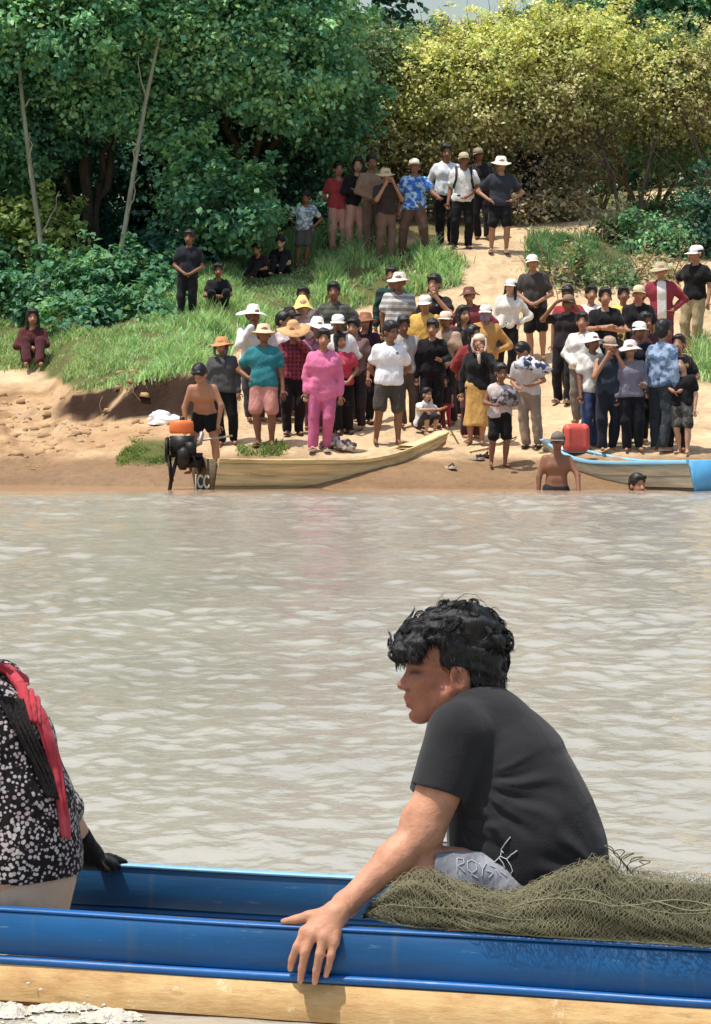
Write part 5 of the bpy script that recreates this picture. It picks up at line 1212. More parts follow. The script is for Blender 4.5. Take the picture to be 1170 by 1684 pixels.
# near side: blue board, rub rail under it, bare plank, stained lower plank
for side in (0, 1):
    rail(rbox(0, .022, .088, ZG, .004), side, 'side_board', BLUE if side == 0 else INB)
    rail(rbox(-.012, .012, .073, .0875, .004), side, 'rub_rail', BLUE2)
    rail([(-.010, .004), (-.0108, .0725), (.014, .0725), (.016, .004)], side, 'hull_plank', PLK)
    rail([(.045, -.10), (-.009, .0035), (.015, .0035), (.065, -.10)], side, 'lower_hull_plank', LOWH)
    rail(rbox(-.0012, .025, ZG + .0005, ZG + .007, .0025), side, 'gunwale_cap', BLUE2 if side == 0 else TOPB)
for j in range(4):
    n0 = .05 + j * .113; rail(rbox(n0, n0 + .108, -.05, -.03, .003), 0, 'floor_board', FLR)
rail(rbox(.03, BW - .03, -.098, -.08, .003), 0, 'bottom_plank', LOWH)
for s in (-2.2, -1.6, -1.05, 1.3, 1.9):
    for side in (0, 1):
        n = .024 + inset(s); a = [[s, n, -.03], [s + .03, n, -.03], [s + .03, n, ZG - .012], [s, n, ZG - .012]]; bq = [[x, y + .022, z] for x, y, z in a]
        if side: a, bq = [[x, BW - y, z] for x, y, z in a], [[x, BW - y, z] for x, y, z in bq]
        m = MB(); m.hexa(np.array(a + bq)); m.build('rib', INB, near, False)
for s in (-2.59, 2.59):
    m = MB(); m.box((s, BW / 2, .1), (.03, (BW - 2 * inset(s)) * .98, .34)); m.build('end_board', BLUE, near, False)
m = MB(); m.box((-.38, .33, -.012), (.34, .20, .02)); m.build('bottom_slat', mat_plain('brown_slat', (110, 92, 84), .6, .3, 8, .3, stretch=(.3, 3, 3)), near, False)
def bpt(s, n, z): return np.array([ORG[0], ORG[1], 0]) + TV * s + NV * n + np.array([0, 0, z])
def b_of(px, D):   # boat coordinate s of a point
    x = (px - CX) / F * D; return (np.array([x, D]) - ORG) @ TV[:2]

# ---------------------------------------------------------------- the heaped fishing net
net = empty('fishing_net', bpt(.6, .1, ZG)); tag(net, 'heaped olive fishing net draped along the near edge of the blue boat', 'net')
nb = np.array(net.location)
s0 = b_of(596, 5.0); s1 = 1.7
def net_pt(a, th, off=0.0):
    """a along 0..1, th around 0..2pi (0 = outward, pi/2 = up)"""
    a = np.asarray(a, float); th = np.asarray(th, float); s = s0 + (s1 - s0) * a
    px = CX + F * (ORG[0] + TV[0] * s + NV[0] * .1) / (ORG[1] + TV[1] * s + NV[1] * .1)
    top = np.interp(px, [596, 640, 680, 720, 760, 800, 850, 900, 960, 992, 1004, 1014, 1150, 1400], [.03, .082, .092, .080, .060, .046, .048, .076, .104, .114, .108, .096, .094, .09])
    wid = np.interp(px, [596, 640, 720, 900, 1150, 1400], [.03, .09, .11, .12, .12, .12])
    cn = .105 + .01 * np.sin(s * 5); end = np.clip(a * 14, 0, 1) ** .5
    lump = 1 + .16 * fbm(s * 6, th * 1.1 + s, 61, 3) + .13 * np.abs(fbm(s * 2.2 + th * .6, th * 2.3 - s * 1.6, 63, 3)) * 2 - .10
    ridge = .006 * np.sin(th * 9 + s * 7 + 3 * vnoise(s * 3, th, 7)) * (np.sin(th) > -.3)
    n = cn - np.cos(th) * wid * lump * end - off * np.cos(th) - ridge * np.cos(th)
    zc = ZG + .012
    z = zc + np.where(np.sin(th) > 0, np.sin(th) * top * lump, np.sin(th) * .02) * end + ridge * np.sin(th) + off * np.sin(th)
    over = np.maximum(0, np.cos(th)) * (n < .02) ; z = z - .0 * over
    z = np.maximum(z, ZG + .009 + off * .3)
    P_ = np.array([ORG[0], ORG[1], 0.0]) + TV * s[..., None] + NV * n[..., None]; P_[..., 2] = z
    return P_
A, TH = np.meshgrid(np.linspace(0, 1, 190), np.linspace(-.4, math.pi + .4, 60), indexing='ij')
m = MB(); m.grid(net_pt(A, TH, -.010)); m.xf(None, -nb)
NETB = mat_plain('net_core', (66, 62, 44), .95, .5, 60, .9, .012); NETT = mat_plain('net_thread', (116, 112, 86), .9, .35, 9, 0)
m.build('net_core', NETB, net)
# threads: diamond mesh of thin cords over the heap
def cords(na, nt, off, w, seed, rows=1):
    rg = np.random.default_rng(seed); VV, QQ, n0 = [], [], 0
    ks = np.arange(-nt, na)
    for sgn in (1, -1):
        for k in ks:
            t = np.linspace(0, 1, 46); a = (k + nt * (t if sgn > 0 else 1 - t)) / na
            th = -.3 + (math.pi + .5) * t
            ok = (a >= 0.002) & (a <= .998)
            if ok.sum() < 3: continue
            a, tt = a[ok], th[ok]
            a = a + .0022 * np.sin(tt * 23 + k) + .0008 * rg.normal(size=len(a)) * .5; a = np.clip(a, 0, 1)
            p = net_pt(a, tt, off + .003 * math.sin(k * 1.7) + .002 * rg.normal())
            d = np.gradient(p, axis=0); d /= np.linalg.norm(d, axis=1)[:, None] + 1e-9
            ctr = np.stack([p[:, 0], p[:, 1], p[:, 2]], 1) - (np.array([ORG[0], ORG[1], ZG - .05]) + TV * ((p - np.array([ORG[0], ORG[1], 0])) @ TV)[:, None] + NV * .1)
            up = ctr / (np.linalg.norm(ctr, axis=1)[:, None] + 1e-9); sd = np.cross(d, up)
            tri = np.stack([p - sd * w, p + up * w * 1.2, p + sd * w], 1)
            n = len(p); i = np.arange(n - 1)[:, None] * 3
            q = np.concatenate([np.stack([i, i + 1, i + 4, i + 3], -1), np.stack([i + 1, i + 2, i + 5, i + 4], -1)], 1).reshape(-1, 4)
            VV.append(tri.reshape(-1, 3)); QQ.append(q + n0); n0 += 3 * n
    return np.vstack(VV), np.vstack(QQ)
for k_, (na_, nt_, of_, w_c) in enumerate([(250, 36, .000, .0005), (220, 31, .006, .00048)]):
    V, Q = cords(na_, nt_, of_, w_c, 1 + k_); o = mesh_np('net_cords', V - nb, Q, NETT, net); o['kind'] = 'stuff'
m = MB(); rg = np.random.default_rng(12)
for k in range(9):     # loose folds and gathered ropes running along the heap
    a0 = rg.random() * .75; ln = .08 + .22 * rg.random(); t = np.linspace(0, 1, 16); th0 = .35 + 2.2 * rg.random()
    p = net_pt(np.clip(a0 + ln * t, 0, 1), th0 + .5 * (rg.random() - .5) * t + .12 * np.sin(t * 9 + k), .008)
    m.tube(p, .0012 * (0.5 + rg.random()), 5)
m.xf(None, -nb); m.build('gathered_cord', mat_plain('net_rope', (122, 118, 92), .9, .3, 40, .5, .004), net)
m = MB()
for k in range(5):     # stray loops standing off the heap near the man's back
    p0 = net_pt(np.array([.272 + .006 * k]), np.array([1.7]))[0]; t = np.linspace(0, 1, 14)
    p = p0 + np.stack([(.012 * np.sin(t * 8 + k) + .02 * t * (k - 2) * .4), .01 * np.cos(t * 6), .055 * np.sin(t * 2.4) * (1 - .12 * k)], 1)
    m.tube(p, .0011, 4)
m.xf(None, -nb); m.build('stray_thread', NETT, net)

# ---------------------------------------------------------------- the seated young man
DM = 5.25; SM = F / DM     # px per metre at his centre plane
def m_(px, py, w=0.0):      # w metres towards the camera
    return P(px, py, DM - w)
def r_(px): return px / SM
man = empty('person', bpt(b_of(880, DM), .30, -.03)); tag(man, 'young man in dark grey T-shirt sitting in the blue boat with hand on its edge', 'person', 'people in the blue boat')
mo = np.array(man.location)
lo = np.minimum(P(450, 1720, 4.88), P(450, 1640, 5.75)) ; hi = np.maximum(P(1025, 960, 5.7), P(1025, 960, 4.9))
lo = np.array([lo[0], 4.88, -.05]); hi = np.array([hi[0], 5.68, P(700, 990, 5.25)[2] + .03])
hv = .0032
Bm = Field(*[np.arange(l, h_, hv) for l, h_ in zip(lo, hi)])
# head (profile to the left)
Bm.ell(m_(757, 1066), (r_(72), .072, r_(70)), k=.01)
Bm.ell(m_(708, 1076), (r_(37), .058, r_(46)), k=.02)
Bm.ell(m_(716, 1122), (r_(45), .054, r_(50)), k=.02)
for s in (-1, 1):
    Bm.cap(m_(738, 1142, s * .044), m_(700, 1170, s * .020), r_(20), r_(16), k=.015)
    Bm.ell(m_(703, 1120, s * .043), (r_(18), .016, r_(13)), k=.015)
    Bm.cap(m_(676, 1093, s * .010), m_(692, 1092, s * .040), r_(6), r_(6), k=.012)
Bm.ell(m_(690, 1176), (r_(18), .022, r_(15)), k=.014)
Bm.ell(m_(686, 1150), (r_(18), .026, r_(21)), k=.014)
for s in (-1, 1): Bm.ell(m_(680, 1106, s * .034), (r_(10), .014, r_(7)), k=.010, sub=True)
for s in (-1, 1): Bm.ell(m_(692, 1106, s * .032), (r_(13), .013, r_(10)), k=.005)
Bm.cap(m_(677, 1104), m_(664, 1126), r_(7), r_(9), k=.010); Bm.ell(m_(660, 1127), (r_(7), .009, r_(6)), k=.006)
for s in (-1, 1): Bm.ell(m_(671, 1131, s * .012), (r_(9), .008, r_(6.5)), k=.005)
Bm.cap(m_(672, 1147, -.010), m_(672, 1147, .010), r_(5.5), k=.006); Bm.cap(m_(668, 1147, -.004), m_(668, 1147, .004), r_(4), k=.005)
Bm.cap(m_(674, 1159, -.009), m_(674, 1159, .009), r_(5.5), k=.006)
Bm.cap(m_(660, 1153.5, -.022), m_(662, 1153.5, .022), r_(2.6), k=.003, sub=True)
Bm.ell(m_(674, 1168), (r_(5), .018, r_(3)), k=.006, sub=True)
# ear
Re = np.array(Matrix.Rotation(math.radians(-12), 3, 'Y'))
for s in (1, -1):
    Bm.ell(m_(757, 1116, s * .070), (r_(17), .010, r_(25)), Re, k=.006); Bm.ell(m_(748, 1134, s * .066), (r_(9), .008, r_(10)), k=.006)
    Bm.ell(m_(753, 1115, s * .080), (r_(9.5), .007, r_(16)), Re, k=.004, sub=True)
# neck, torso
Bm.cap(m_(768, 1120), m_(785, 1195), r_(50), r_(56), k=.02)
SP = [((800, 1208), 62), ((832, 1265), 80), ((856, 1345), 98), ((880, 1420), 104), ((900, 1465), 100)]
for (a, ra), (b, rb) in zip(SP[:-1], SP[1:]):
    for s in (-1, 1): Bm.cap(m_(*a, s * .065), m_(*b, s * .065), r_(ra), r_(rb), k=.03)
SHN, ELN, WRN = m_(757, 1208, .135), m_(697, 1368, .175), P(568, 1488, 4.992)
Bm.cap(SHN, ELN, r_(46), r_(32), k=.03)
MF = ELN * .62 + WRN * .38
Bm.cap(ELN, MF, r_(31), r_(28), k=.015); Bm.cap(MF, WRN, r_(28), r_(18), k=.015)
Bm.ell(ELN + np.array([r_(-6), 0, r_(16)]), (r_(30), .03, r_(34)), k=.02)
Bm.cap(m_(752, 1208, -.13), m_(690, 1380, -.15), r_(44), r_(30), k=.03); Bm.cap(m_(690, 1380, -.15), m_(740, 1440, -.14), r_(30), r_(20), k=.015); Bm.ell(m_(750, 1446, -.13), (.04, .03, .02), k=.01)
for s in (-1, 1):
    kne = m_(692, 1430, s * .16) if s > 0 else m_(700, 1432, -.11); ank = m_(790, 1535, s * .09)
    Bm.cap(m_(885, 1462, .13) if s > 0 else m_(895, 1465, -.08), kne, r_(58), r_(40), k=.02); Bm.cap(kne, ank, r_(42), r_(28), k=.015); Bm.cap(ank, m_(735, 1548, s * .09), r_(24), r_(16), k=.01)
# the hand on the boat's edge
gy = lambda px: ORG[1] + (((px - CX) / F * 4.97 - ORG[0]) * math.tan(ALPHA))     # depth of the outer board face at that column
def hpnt(px, py, off): return P(px, py, gy(px) - off)
KN = {'i': (502, 1533), 'm': (515, 1536), 'r': (533, 1541), 'p': (549, 1549)}
Bm.cap(WRN, hpnt(552, 1504, -.022), r_(21), r_(20), k=.012)
for k_, o_ in (('i', .012), ('m', .016), ('r', .016), ('p', .012)):
    q = KN[k_]; Bm.cap(hpnt(554, 1501, -.024), hpnt(q[0], q[1], o_), r_(15.5), r_(10), k=.010)
FI = {'i': [(502, 1533, .013), (489, 1558, .024), (481, 1578, .017), (478, 1594, .013)], 'm': [(515, 1536, .017), (502, 1568, .029), (497, 1594, .026), (494, 1614, .022)],
      'r': [(533, 1541, .017), (526, 1570, .029), (521, 1596, .027), (518, 1616, .022)], 'p': [(549, 1549, .013), (545, 1572, .023), (540, 1592, .021), (536, 1605, .016)]}
for k_, pts in FI.items():
    w = [hpnt(*q) for q in pts]; rr = [r_(8.2), r_(7.4), r_(6.4), r_(5.4)] if k_ != 'p' else [r_(7.2), r_(6.3), r_(5.6), r_(4.8)]
    for i in range(3): Bm.cap(w[i], w[i + 1], rr[i], rr[i + 1], k=.0028 if i else .006)
w = [hpnt(540, 1504, -.018), hpnt(508, 1508, -.014), hpnt(486, 1513, -.010), hpnt(466, 1516, -.009)]
for i, (ra, rb) in enumerate([(13, 10), (9.5, 7.5), (7.5, 5.2)]): Bm.cap(w[i], w[i + 1], r_(ra), r_(rb), k=.008 if i == 0 else .003)
V, Q = Bm.mesh(); V = relax(V, Q, 2, .45)
PXv = CX + F * V[:, 0] / V[:, 1]; PYv = project(V)[1]; wv = DM - V[:, 1]
sk = L((164, 108, 84)); col = np.tile(sk, (len(V), 1))
armz = (PYv > 1290)[:, None]; col = np.where(armz, L((192, 138, 110)), col)
def paint(mask, c): 
    global col
    col = col * (1 - mask[:, None]) + np.asarray(c) * mask[:, None]
gs = lambda x, y, sx, sy: np.exp(-(((PXv - x) / sx) ** 2 + ((PYv - y) / sy) ** 2))
headm = (PYv < 1200) & (np.abs(wv) < .1)
paint(np.clip(gs(684, 1092, 15, 3.6) * 1.2, 0, 1) * .92 * headm, (.015, .011, .010)); paint(np.clip(gs(684, 1106, 10, 3.0) * 1.3, 0, 1) * .92 * headm, (.014, .009, .008)); paint(gs(752, 1117, 6, 13) * .6 * headm * (wv > .05), L((96, 48, 38))); paint(gs(700, 1108, 26, 10) * .25 * headm, L((120, 70, 58))); paint(gs(712, 1140, 30, 20) * .2 * headm, L((190, 110, 90))); paint(gs(684, 1101, 10, 2) * .35 * headm, (.05, .02, .015))  # brow, eye and cheek tones; shade in the ear hollow is painted
paint(np.clip(gs(667, 1147, 8, 3.4) + gs(670, 1160, 8, 4), 0, 1) * .55 * headm, L((150, 74, 66))); paint(gs(672, 1135, 3.5, 2) * .7 * headm, (.05, .02, .015))
paint(gs(705, 1078, 60, 14) * .25 * headm, (.03, .02, .018))
for k_ in FI:      # nails and knuckle creases
    x, y, _ = FI[k_][-1]; paint(gs(x, y + 1, 3.6, 4.5) * .6, L((214, 160, 138))); x, y, _ = FI[k_][1]; paint(gs(x, y, 6, 1.4) * .3, L((120, 70, 52)))
paint(gs(466, 1520, 4, 3.4) * .6, L((222, 172, 150)))
SKM = mat_attr('man_skin', .55, .35, .22, 30, .8, .0022, sss=.06)
mesh_np('body', V - mo, Q, SKM, man, True, col)
# shirt
S = Bm.copy_grid()
SPS = [((800, 1204), 76), ((832, 1263), 97), ((856, 1345), 116), ((870, 1410), 124), ((880, 1455), 122)]
for (a, ra), (b, rb) in zip(SPS[:-1], SPS[1:]):
    for s in (-1, 1): S.cap(m_(*a, s * .060), m_(*b, s * .060), r_(ra), r_(rb), k=.03)
S.cut([0, 0, -1], m_(850, 1462))
S.cap(m_(792, 1168), m_(800, 1210), r_(52), r_(70), k=.02)
for s in (1, -1):
    a = SHN if s > 0 else m_(752, 1208, -.13); e = ELN if s > 0 else m_(690, 1380, -.15)
    S.cap(m_(790, 1185, s * .06), a + [r_(2), 0, r_(8)], r_(34), r_(44), k=.03)
    hemc = a * .40 + e * .60
    T_ = S.copy_grid(); T_.cap(a, a * .30 + e * .70, r_(54), r_(45), k=.01); dd = (e - a) / np.linalg.norm(e - a); T_.cut(dd, hemc)
    kk = .022; hh = np.clip(.5 + .5 * (T_.D - S.D) / kk, 0, 1); S.D = (T_.D * (1 - hh) + S.D * hh - kk * hh * (1 - hh)).astype(np.float32)
    T2 = S.copy_grid(); T2.cap(a * .5 + e * .5, a * .1 + e * .9, r_(41), r_(39), k=.003); T2.cut(-dd, a * .46 + e * .54)
    S.D = np.maximum(S.D, -T2.D)
S.cap(m_(770, 1120), m_(776, 1160), r_(44), r_(40), k=.004, sub=True)
# folds: creases running from the armpit and across the back
g_ = np.meshgrid(*S.ax, indexing='ij', sparse=True)
for (cx0, cy0, nf, r0, r1, am, a0, a1) in [(765, 1262, 13, .035, .23, .0034, -1.5, 0.5), (985, 1440, 11, .03, .20, .004, 1.7, 3.0), (742, 1330, 9, .02, .12, .003, -1.2, .6)]:
    c0 = m_(cx0, cy0); dx_ = g_[0] - c0[0]; dz_ = g_[2] - c0[2]; rr = np.sqrt(dx_ ** 2 + dz_ ** 2); an_ = np.arctan2(dz_, dx_)
    msk = sstep(r0, r0 * 2, rr) * sstep(r1, r1 * .45, rr) * sstep(a0, a0 + .35, an_) * sstep(a1, a1 - .35, an_)
    ph_ = an_ * nf + 1.3 * np.sin(rr * 28) + g_[1] * 6
    S.D = S.D + (am * msk * (np.sin(ph_) + .4 * np.sin(ph_ * 2.3 + rr * 40))).astype(np.float32)
S.ripple(.0016, 42, 5)
V, Q = S.mesh(); V = relax(V, Q, 2, .5)
def mat_shirt():
    m, nt, b = nodes('faded_black_shirt'); co = N(nt, 'ShaderNodeTexCoord').outputs['Object']
    col = ramp(nt, noise(nt, 4.5, 4, .6, vec=co), [(.3, lin4((31, 31, 34))), (.7, lin4((46, 45, 48)))])
    nt.links.new(col, b.inputs['Base Color']); b.inputs['Roughness'].default_value = .9; b.inputs['Specular IOR Level'].default_value = .15; b.inputs['Sheen Weight'].default_value = .10; b.inputs['Sheen Roughness'].default_value = .6
    n1 = noise(nt, 9, 3, .5, vec=co, stretch=(1, 1, .7)); n2 = noise(nt, 260, 2, .5, vec=co)
    mm = N(nt, 'ShaderNodeMath', operation='MULTIPLY_ADD'); mm.inputs[1].default_value = .06; nt.links.new(n2, mm.inputs[0]); nt.links.new(n1, mm.inputs[2])
    bump(nt, b, mm.outputs[0], .55, .02); return m
shirt = mesh_np('shirt', V - mo, Q, mat_shirt(), man)
SHV = V; bvS = BVHTree.FromPolygons([Vector(v) for v in V], [tuple(int(i) for i in q) for q in Q])
# collar stand at the nape
m = MB(); th = np.linspace(-.6, 3.75, 16)
cc = [m_(787 + 36 * math.cos(t) * 0.9, 1158 - 10 * math.cos(t) + 4, .060 * math.sin(t)) for t in th]; cc = np.array(cc)
up = np.array([r_(7), 0, r_(24)]); m.grid(np.array([cc - up * .35, cc + up * .5, cc + up, cc + up - [r_(5), 0, 0], cc + up * .3 - [r_(6), 0, 0]])); m.xf(None, -mo); m.build('collar', mat_cloth((50, 46, 50)), shirt)
# shorts
T = Bm.copy_grid()
for s in (-1, 1):
    kne = m_(692, 1430, s * .16) if s > 0 else m_(700, 1432, -.11); hp_ = m_(885, 1462, .13) if s > 0 else m_(895, 1465, -.08); T.cap(hp_, kne * .92 + hp_ * .08, r_(68), r_(52), k=.02)
    d_ = (kne - hp_) / np.linalg.norm(kne - hp_)
T.cut([-1, 0, 0], m_(712, 1430)); T.cut([0, 0, 1], m_(860, 1375))
T.ripple(.0016, 60, 8)
V, Q = T.mesh(); V = relax(V, Q, 1, .5); shorts = mesh_np('shorts', V - mo, Q, mat_cloth((150, 152, 162), 'blotch', (120, 122, 132), .8), man)
bvT = BVHTree.FromPolygons([Vector(v) for v in V], [tuple(int(i) for i in q) for q in Q])
# prints lying on the cloth
PRW = mat_plain('print_white', (196, 198, 204), .8, .2, 40, 0)
def stroke(bv, pts, w, lift=.0015):
    pts = np.array(pts, float); t = np.linspace(0, 1, max(3, int(4 * len(pts)))); tp = np.linspace(0, 1, len(pts))
    xs = np.interp(t, tp, pts[:, 0]); ys = np.interp(t, tp, pts[:, 1]); out = []
    for x, y in zip(xs, ys):
        d = Vector(P(x, y, 5.0) - CAM).normalized(); h = bv.ray_cast(Vector(CAM), d)
        if h[0] is not None: out.append(np.array(h[0]) + np.array(h[1]) * lift * (1 if h[1].dot(d) < 0 else -1))
    return np.array(out) if len(out) > 2 else None
m = MB()
for pts in ([(786, 1427), (800, 1424), (814, 1418), (824, 1408), (826, 1399)], [(825, 1398), (832, 1387), (840, 1377)], [(826, 1399), (829, 1403)], [(840, 1407), (846, 1403), (851, 1399)], [(824, 1409), (834, 1413), (840, 1408)], [(834, 1413), (841, 1424), (844, 1433), (841, 1437)], [(822, 1412), (828, 1420), (831, 1428)]):
    p = stroke(bvS, pts, 2)
    if p is not None: m.tube(p, .0010, 5)
m.xf(None, -mo); m.build('emblem', PRW, shirt)
m = MB(); rg = np.random.default_rng(3)
for pts in ([(752, 1412), (752, 1436)], [(752, 1412), (762, 1413), (764, 1420), (753, 1424), (766, 1436)], [(770, 1416), (769, 1430), (776, 1436), (784, 1431), (783, 1419), (775, 1415), (770, 1418)], [(788, 1420), (794, 1430), (800, 1420)], [(794, 1430), (793, 1442)], [(775, 1438), (786, 1444)], [(800, 1432), (812, 1436), (804, 1444)], [(815, 1430), (824, 1442)], [(806, 1424), (816, 1428)], [(824, 1434), (834, 1442)]):
    p = stroke(bvT, pts, 2)
    if p is not None: m.tube(p, .0008, 5)
if m.n: m.xf(None, -mo); m.build('lettering', PRW, shorts)
# hair: close sides, heavy curly top
Hm = Field(*[np.arange(l, h_, .0036) for l, h_ in zip((P(630, 0, 5.25)[0], 5.12, P(0, 1160, 5.25)[2]), (P(860, 0, 5.25)[0], 5.38, P(0, 960, 5.25)[2]))])
Hm.ell(m_(759, 1063), (r_(74), .078, r_(73)), k=.01); Hm.ell(m_(786, 1088), (r_(46), .076, r_(62)), k=.02)
Hm.cap(m_(790, 1120, -.03), m_(790, 1120, .03), r_(34), k=.02)
rg = np.random.default_rng(21)
for _ in range(170):
    px = rg.uniform(662, 820); w_ = rg.uniform(-.066, .066)
    ty = np.interp(px, [655, 680, 720, 760, 800, 830], [1062, 1032, 1010, 1004, 1014, 1060]); py = ty + rg.random() * 22 + 260 * w_ * w_ / .066 * 1.2
    Hm.ell(m_(px, py, w_), (r_(11 + 9 * rg.random()), .014, r_(9 + 6 * rg.random())), k=.008)
for q in [(664, 1058), (672, 1048), (658, 1066), (684, 1060), (698, 1056), (676, 1066), (690, 1044), (712, 1046)]:
    for w_ in (-.03, 0, .03): Hm.ell(m_(q[0], q[1], w_ + rg.normal() * .006), (r_(12), .016, r_(10)), k=.008)
Hm.ell(m_(694, 1112), (r_(38), .12, r_(36)), k=.006, sub=True); Hm.ell(m_(716, 1120), (r_(26), .12, r_(32)), k=.006, sub=True); Hm.ell(m_(752, 1122), (r_(24), .12, r_(28)), k=.006, sub=True); Hm.ell(m_(740, 1150), (r_(34), .12, r_(28)), k=.01, sub=True)
Hm.ripple(.0022, 190, 3)
V, Q = Hm.mesh(); 
def mat_hair():
    m, nt, b = nodes('curly_hair'); co = N(nt, 'ShaderNodeTexCoord').outputs['Object']
    b.inputs['Base Color'].default_value = (.010, .009, .009, 1); b.inputs['Roughness'].default_value = .5; b.inputs['Specular IOR Level'].default_value = .4
    bump(nt, b, noise(nt, 120, 4, .6, vec=co, stretch=(1, 1, .35)), .8, .006); return m
HRM = mat_hair(); hair = mesh_np('hair', V - mo, Q, HRM, man)
bvH = BVHTree.FromPolygons([Vector(v) for v in V], [tuple(int(i) for i in q) for q in Q])
hx, hy = project(V); HT = (hy < np.interp(hx, [640, 690, 720, 770, 800, 840], [1072, 1056, 1034, 1040, 1078, 1120]))
HTOP = V[HT]; HSIDE = V[~HT]
HC = m_(757, 1066)
m = MB()
for k in range(150):    # locks of fine strands, wavy, falling towards the brow
    c = HTOP[rg.integers(len(HTOP))]; c = HC + (c - HC) * .985; out = c - HC; out /= np.linalg.norm(out); pxk = project(c)[0]
    fl = np.array([-1.0 if pxk < 790 else .35, rg.normal() * .5, .1 if pxk < 790 else -.6]) + rg.normal(size=3) * .35; fl -= out * (fl @ out); fl /= np.linalg.norm(fl)
    sdv = np.cross(out, fl); Lk = r_(22 + 24 * rg.random()); wa = r_(3 + 5 * rg.random()); fq = 4.5 + 4 * rg.random(); ph = rg.random() * 6.28; lift = .5 + .6 * rg.random(); cu = rg.normal() * 1.2
    for j in range(19):
        n = 8; t = np.linspace(0, 1, n)[:, None]; o0 = (sdv * rg.normal() + fl * rg.normal() * .5) * r_(3.2); sp = 1 - .5 * t
        p = c + o0 * sp + fl * t * Lk * (.85 + .3 * rg.random()) + out * (r_(-5) + lift * r_(9) * np.sin(t * 2.7)) - out * t ** 2 * r_(6) + sdv * wa * np.sin(ph + fq * t + .2 * rg.normal()) + out * wa * .7 * np.cos(ph + fq * t) + sdv * cu * t ** 2 * r_(8)
        m.tube(p, np.linspace(r_(.85), r_(.3), n), 3, False)
for k in range(1500):   # short hair at the sides and nape
    c = HSIDE[rg.integers(len(HSIDE))]; out = c - HC; out /= np.linalg.norm(out); d_ = np.array([.35, 0, -1]) + rg.normal(size=3) * .25 + out * .35; d_ /= np.linalg.norm(d_); q = c - out * r_(1)
    m.tube([q, q + d_ * r_(5) + out * r_(1.2), q + d_ * r_(9 + 4 * rg.random()) + out * r_(.6)], [r_(.8), r_(.7), r_(.3)], 3, False)
for pts in [[(716, 1000), (722, 985), (730, 975)], [(722, 1000), (730, 988), (728, 978)], [(752, 1002), (753, 985), (765, 976), (785, 978), (795, 992)], [(770, 1002), (780, 984), (798, 990), (803, 1002)], [(800, 1004), (815, 998), (826, 1008)], [(655, 1060), (650, 1068), (660, 1074)]]:
    q = np.array([m_(*a, rg.normal() * .02) for a in pts]); t = np.linspace(0, 1, 12); tp = np.linspace(0, 1, len(q)); m.tube(np.stack([np.interp(t, tp, q[:, i]) for i in range(3)], 1), np.linspace(.0009, .0004, 12), 4)
m.xf(None, -mo); m.build('curls', HRM, hair)

# ---------------------------------------------------------------- the woman at the left edge
DW = 5.33; SW = F / DW
def w_(px, py, w=0.0): return P(px, py, DW - w)
def q_(px): return px / SW
wom = empty('person', w_(20, 1505)); tag(wom, 'woman in black blouse with white dots and red scarf seated at the left edge', 'person', 'people in the blue boat'); wo = np.array(wom.location)
lo = np.array([P(-330, 0, 5.6)[0], 4.98, -.04]); hi = np.array([P(230, 0, 5.6)[0], 5.72, P(0, 900, 5.33)[2]])
Bw = Field(*[np.arange(l, h_, .0062) for l, h_ in zip(lo, hi)])
TS = [((-62, 1166), 70), ((-12, 1235), 78), ((14, 1330), 86), ((26, 1410), 88), ((28, 1450), 88)]
for (a, ra), (b, rb) in zip(TS[:-1], TS[1:]):
    for s in (-1, 1): Bw.cap(w_(*a, s * .07), w_(*b, s * .07), q_(ra), q_(rb), k=.03)
for s in (-1, 1): Bw.cap(w_(38, 1440, s * .08), w_(34, 1482, s * .08), q_(80), q_(72), k=.03); Bw.cap(w_(30, 1470, s * .09), w_(-190, 1440, s * .1), q_(60), q_(45), k=.03); Bw.cap(w_(-190, 1440, s * .1), w_(-170, 1540, s * .1), q_(42), q_(30), k=.02)
Bw.cap(w_(-75, 1130), w_(-105, 1060), q_(42), q_(44), k=.02); Bw.ell(w_(-125, 1010), (q_(80), .075, q_(88)), k=.02); Bw.ell(w_(-170, 1050), (q_(45), .055, q_(50)), k=.02); Bw.ell(w_(-214, 1040), (q_(12), .012, q_(14)), k=.01)
Bw.cap(w_(-70, 1180, .14), w_(-120, 1330, .16), q_(44), q_(34), k=.02); Bw.cap(w_(-120, 1330, .16), w_(-210, 1430, .12), q_(32), q_(22), k=.02); Bw.ell(w_(-222, 1440, .12), (.04, .03, .025), k=.01)
FA = [w_(-50, 1185, -.13), w_(95, 1330, -.16), P(150, 1408, 5.54)]
Bw.cap(FA[0], FA[1], q_(42), q_(32), k=.02); Bw.cap(FA[1], FA[2], q_(30), q_(19), k=.02)
V, Q = Bw.mesh(); V = relax(V, Q, 1, .5); mesh_np('body', V - wo, Q, SKM, wom, True, np.tile(L((204, 160, 134)), (len(V), 1)))
S = Bw.copy_grid()
TSS = [((-62, 1166), 86), ((-12, 1230), 94), ((14, 1325), 104), ((22, 1400), 106), ((24, 1440), 104)]
for (a, ra), (b, rb) in zip(TSS[:-1], TSS[1:]):
    for s in (-1, 1): S.cap(w_(*a, s * .07), w_(*b, s * .07), q_(ra), q_(rb), k=.03)
S.cut([0, 0, -1], w_(0, 1424))
S.cap(w_(-70, 1180, .14), w_(-120, 1330, .16), q_(56), q_(46), k=.02); S.cap(FA[0], FA[1], q_(54), q_(42), k=.02)
S.cap(w_(-95, 1090), w_(-80, 1120), q_(50), q_(50), k=.01, sub=True); S.ripple(.004, 26, 4)
S.cap(w_(-62, 1150), w_(4, 1118), q_(52), q_(34), k=.03); V, Q = S.mesh(); V = relax(V, Q, 1, .5); mesh_np('blouse', V - wo, Q, mat_cloth((24, 18, 22), 'floral', (186, 178, 174), 1.35), wom)
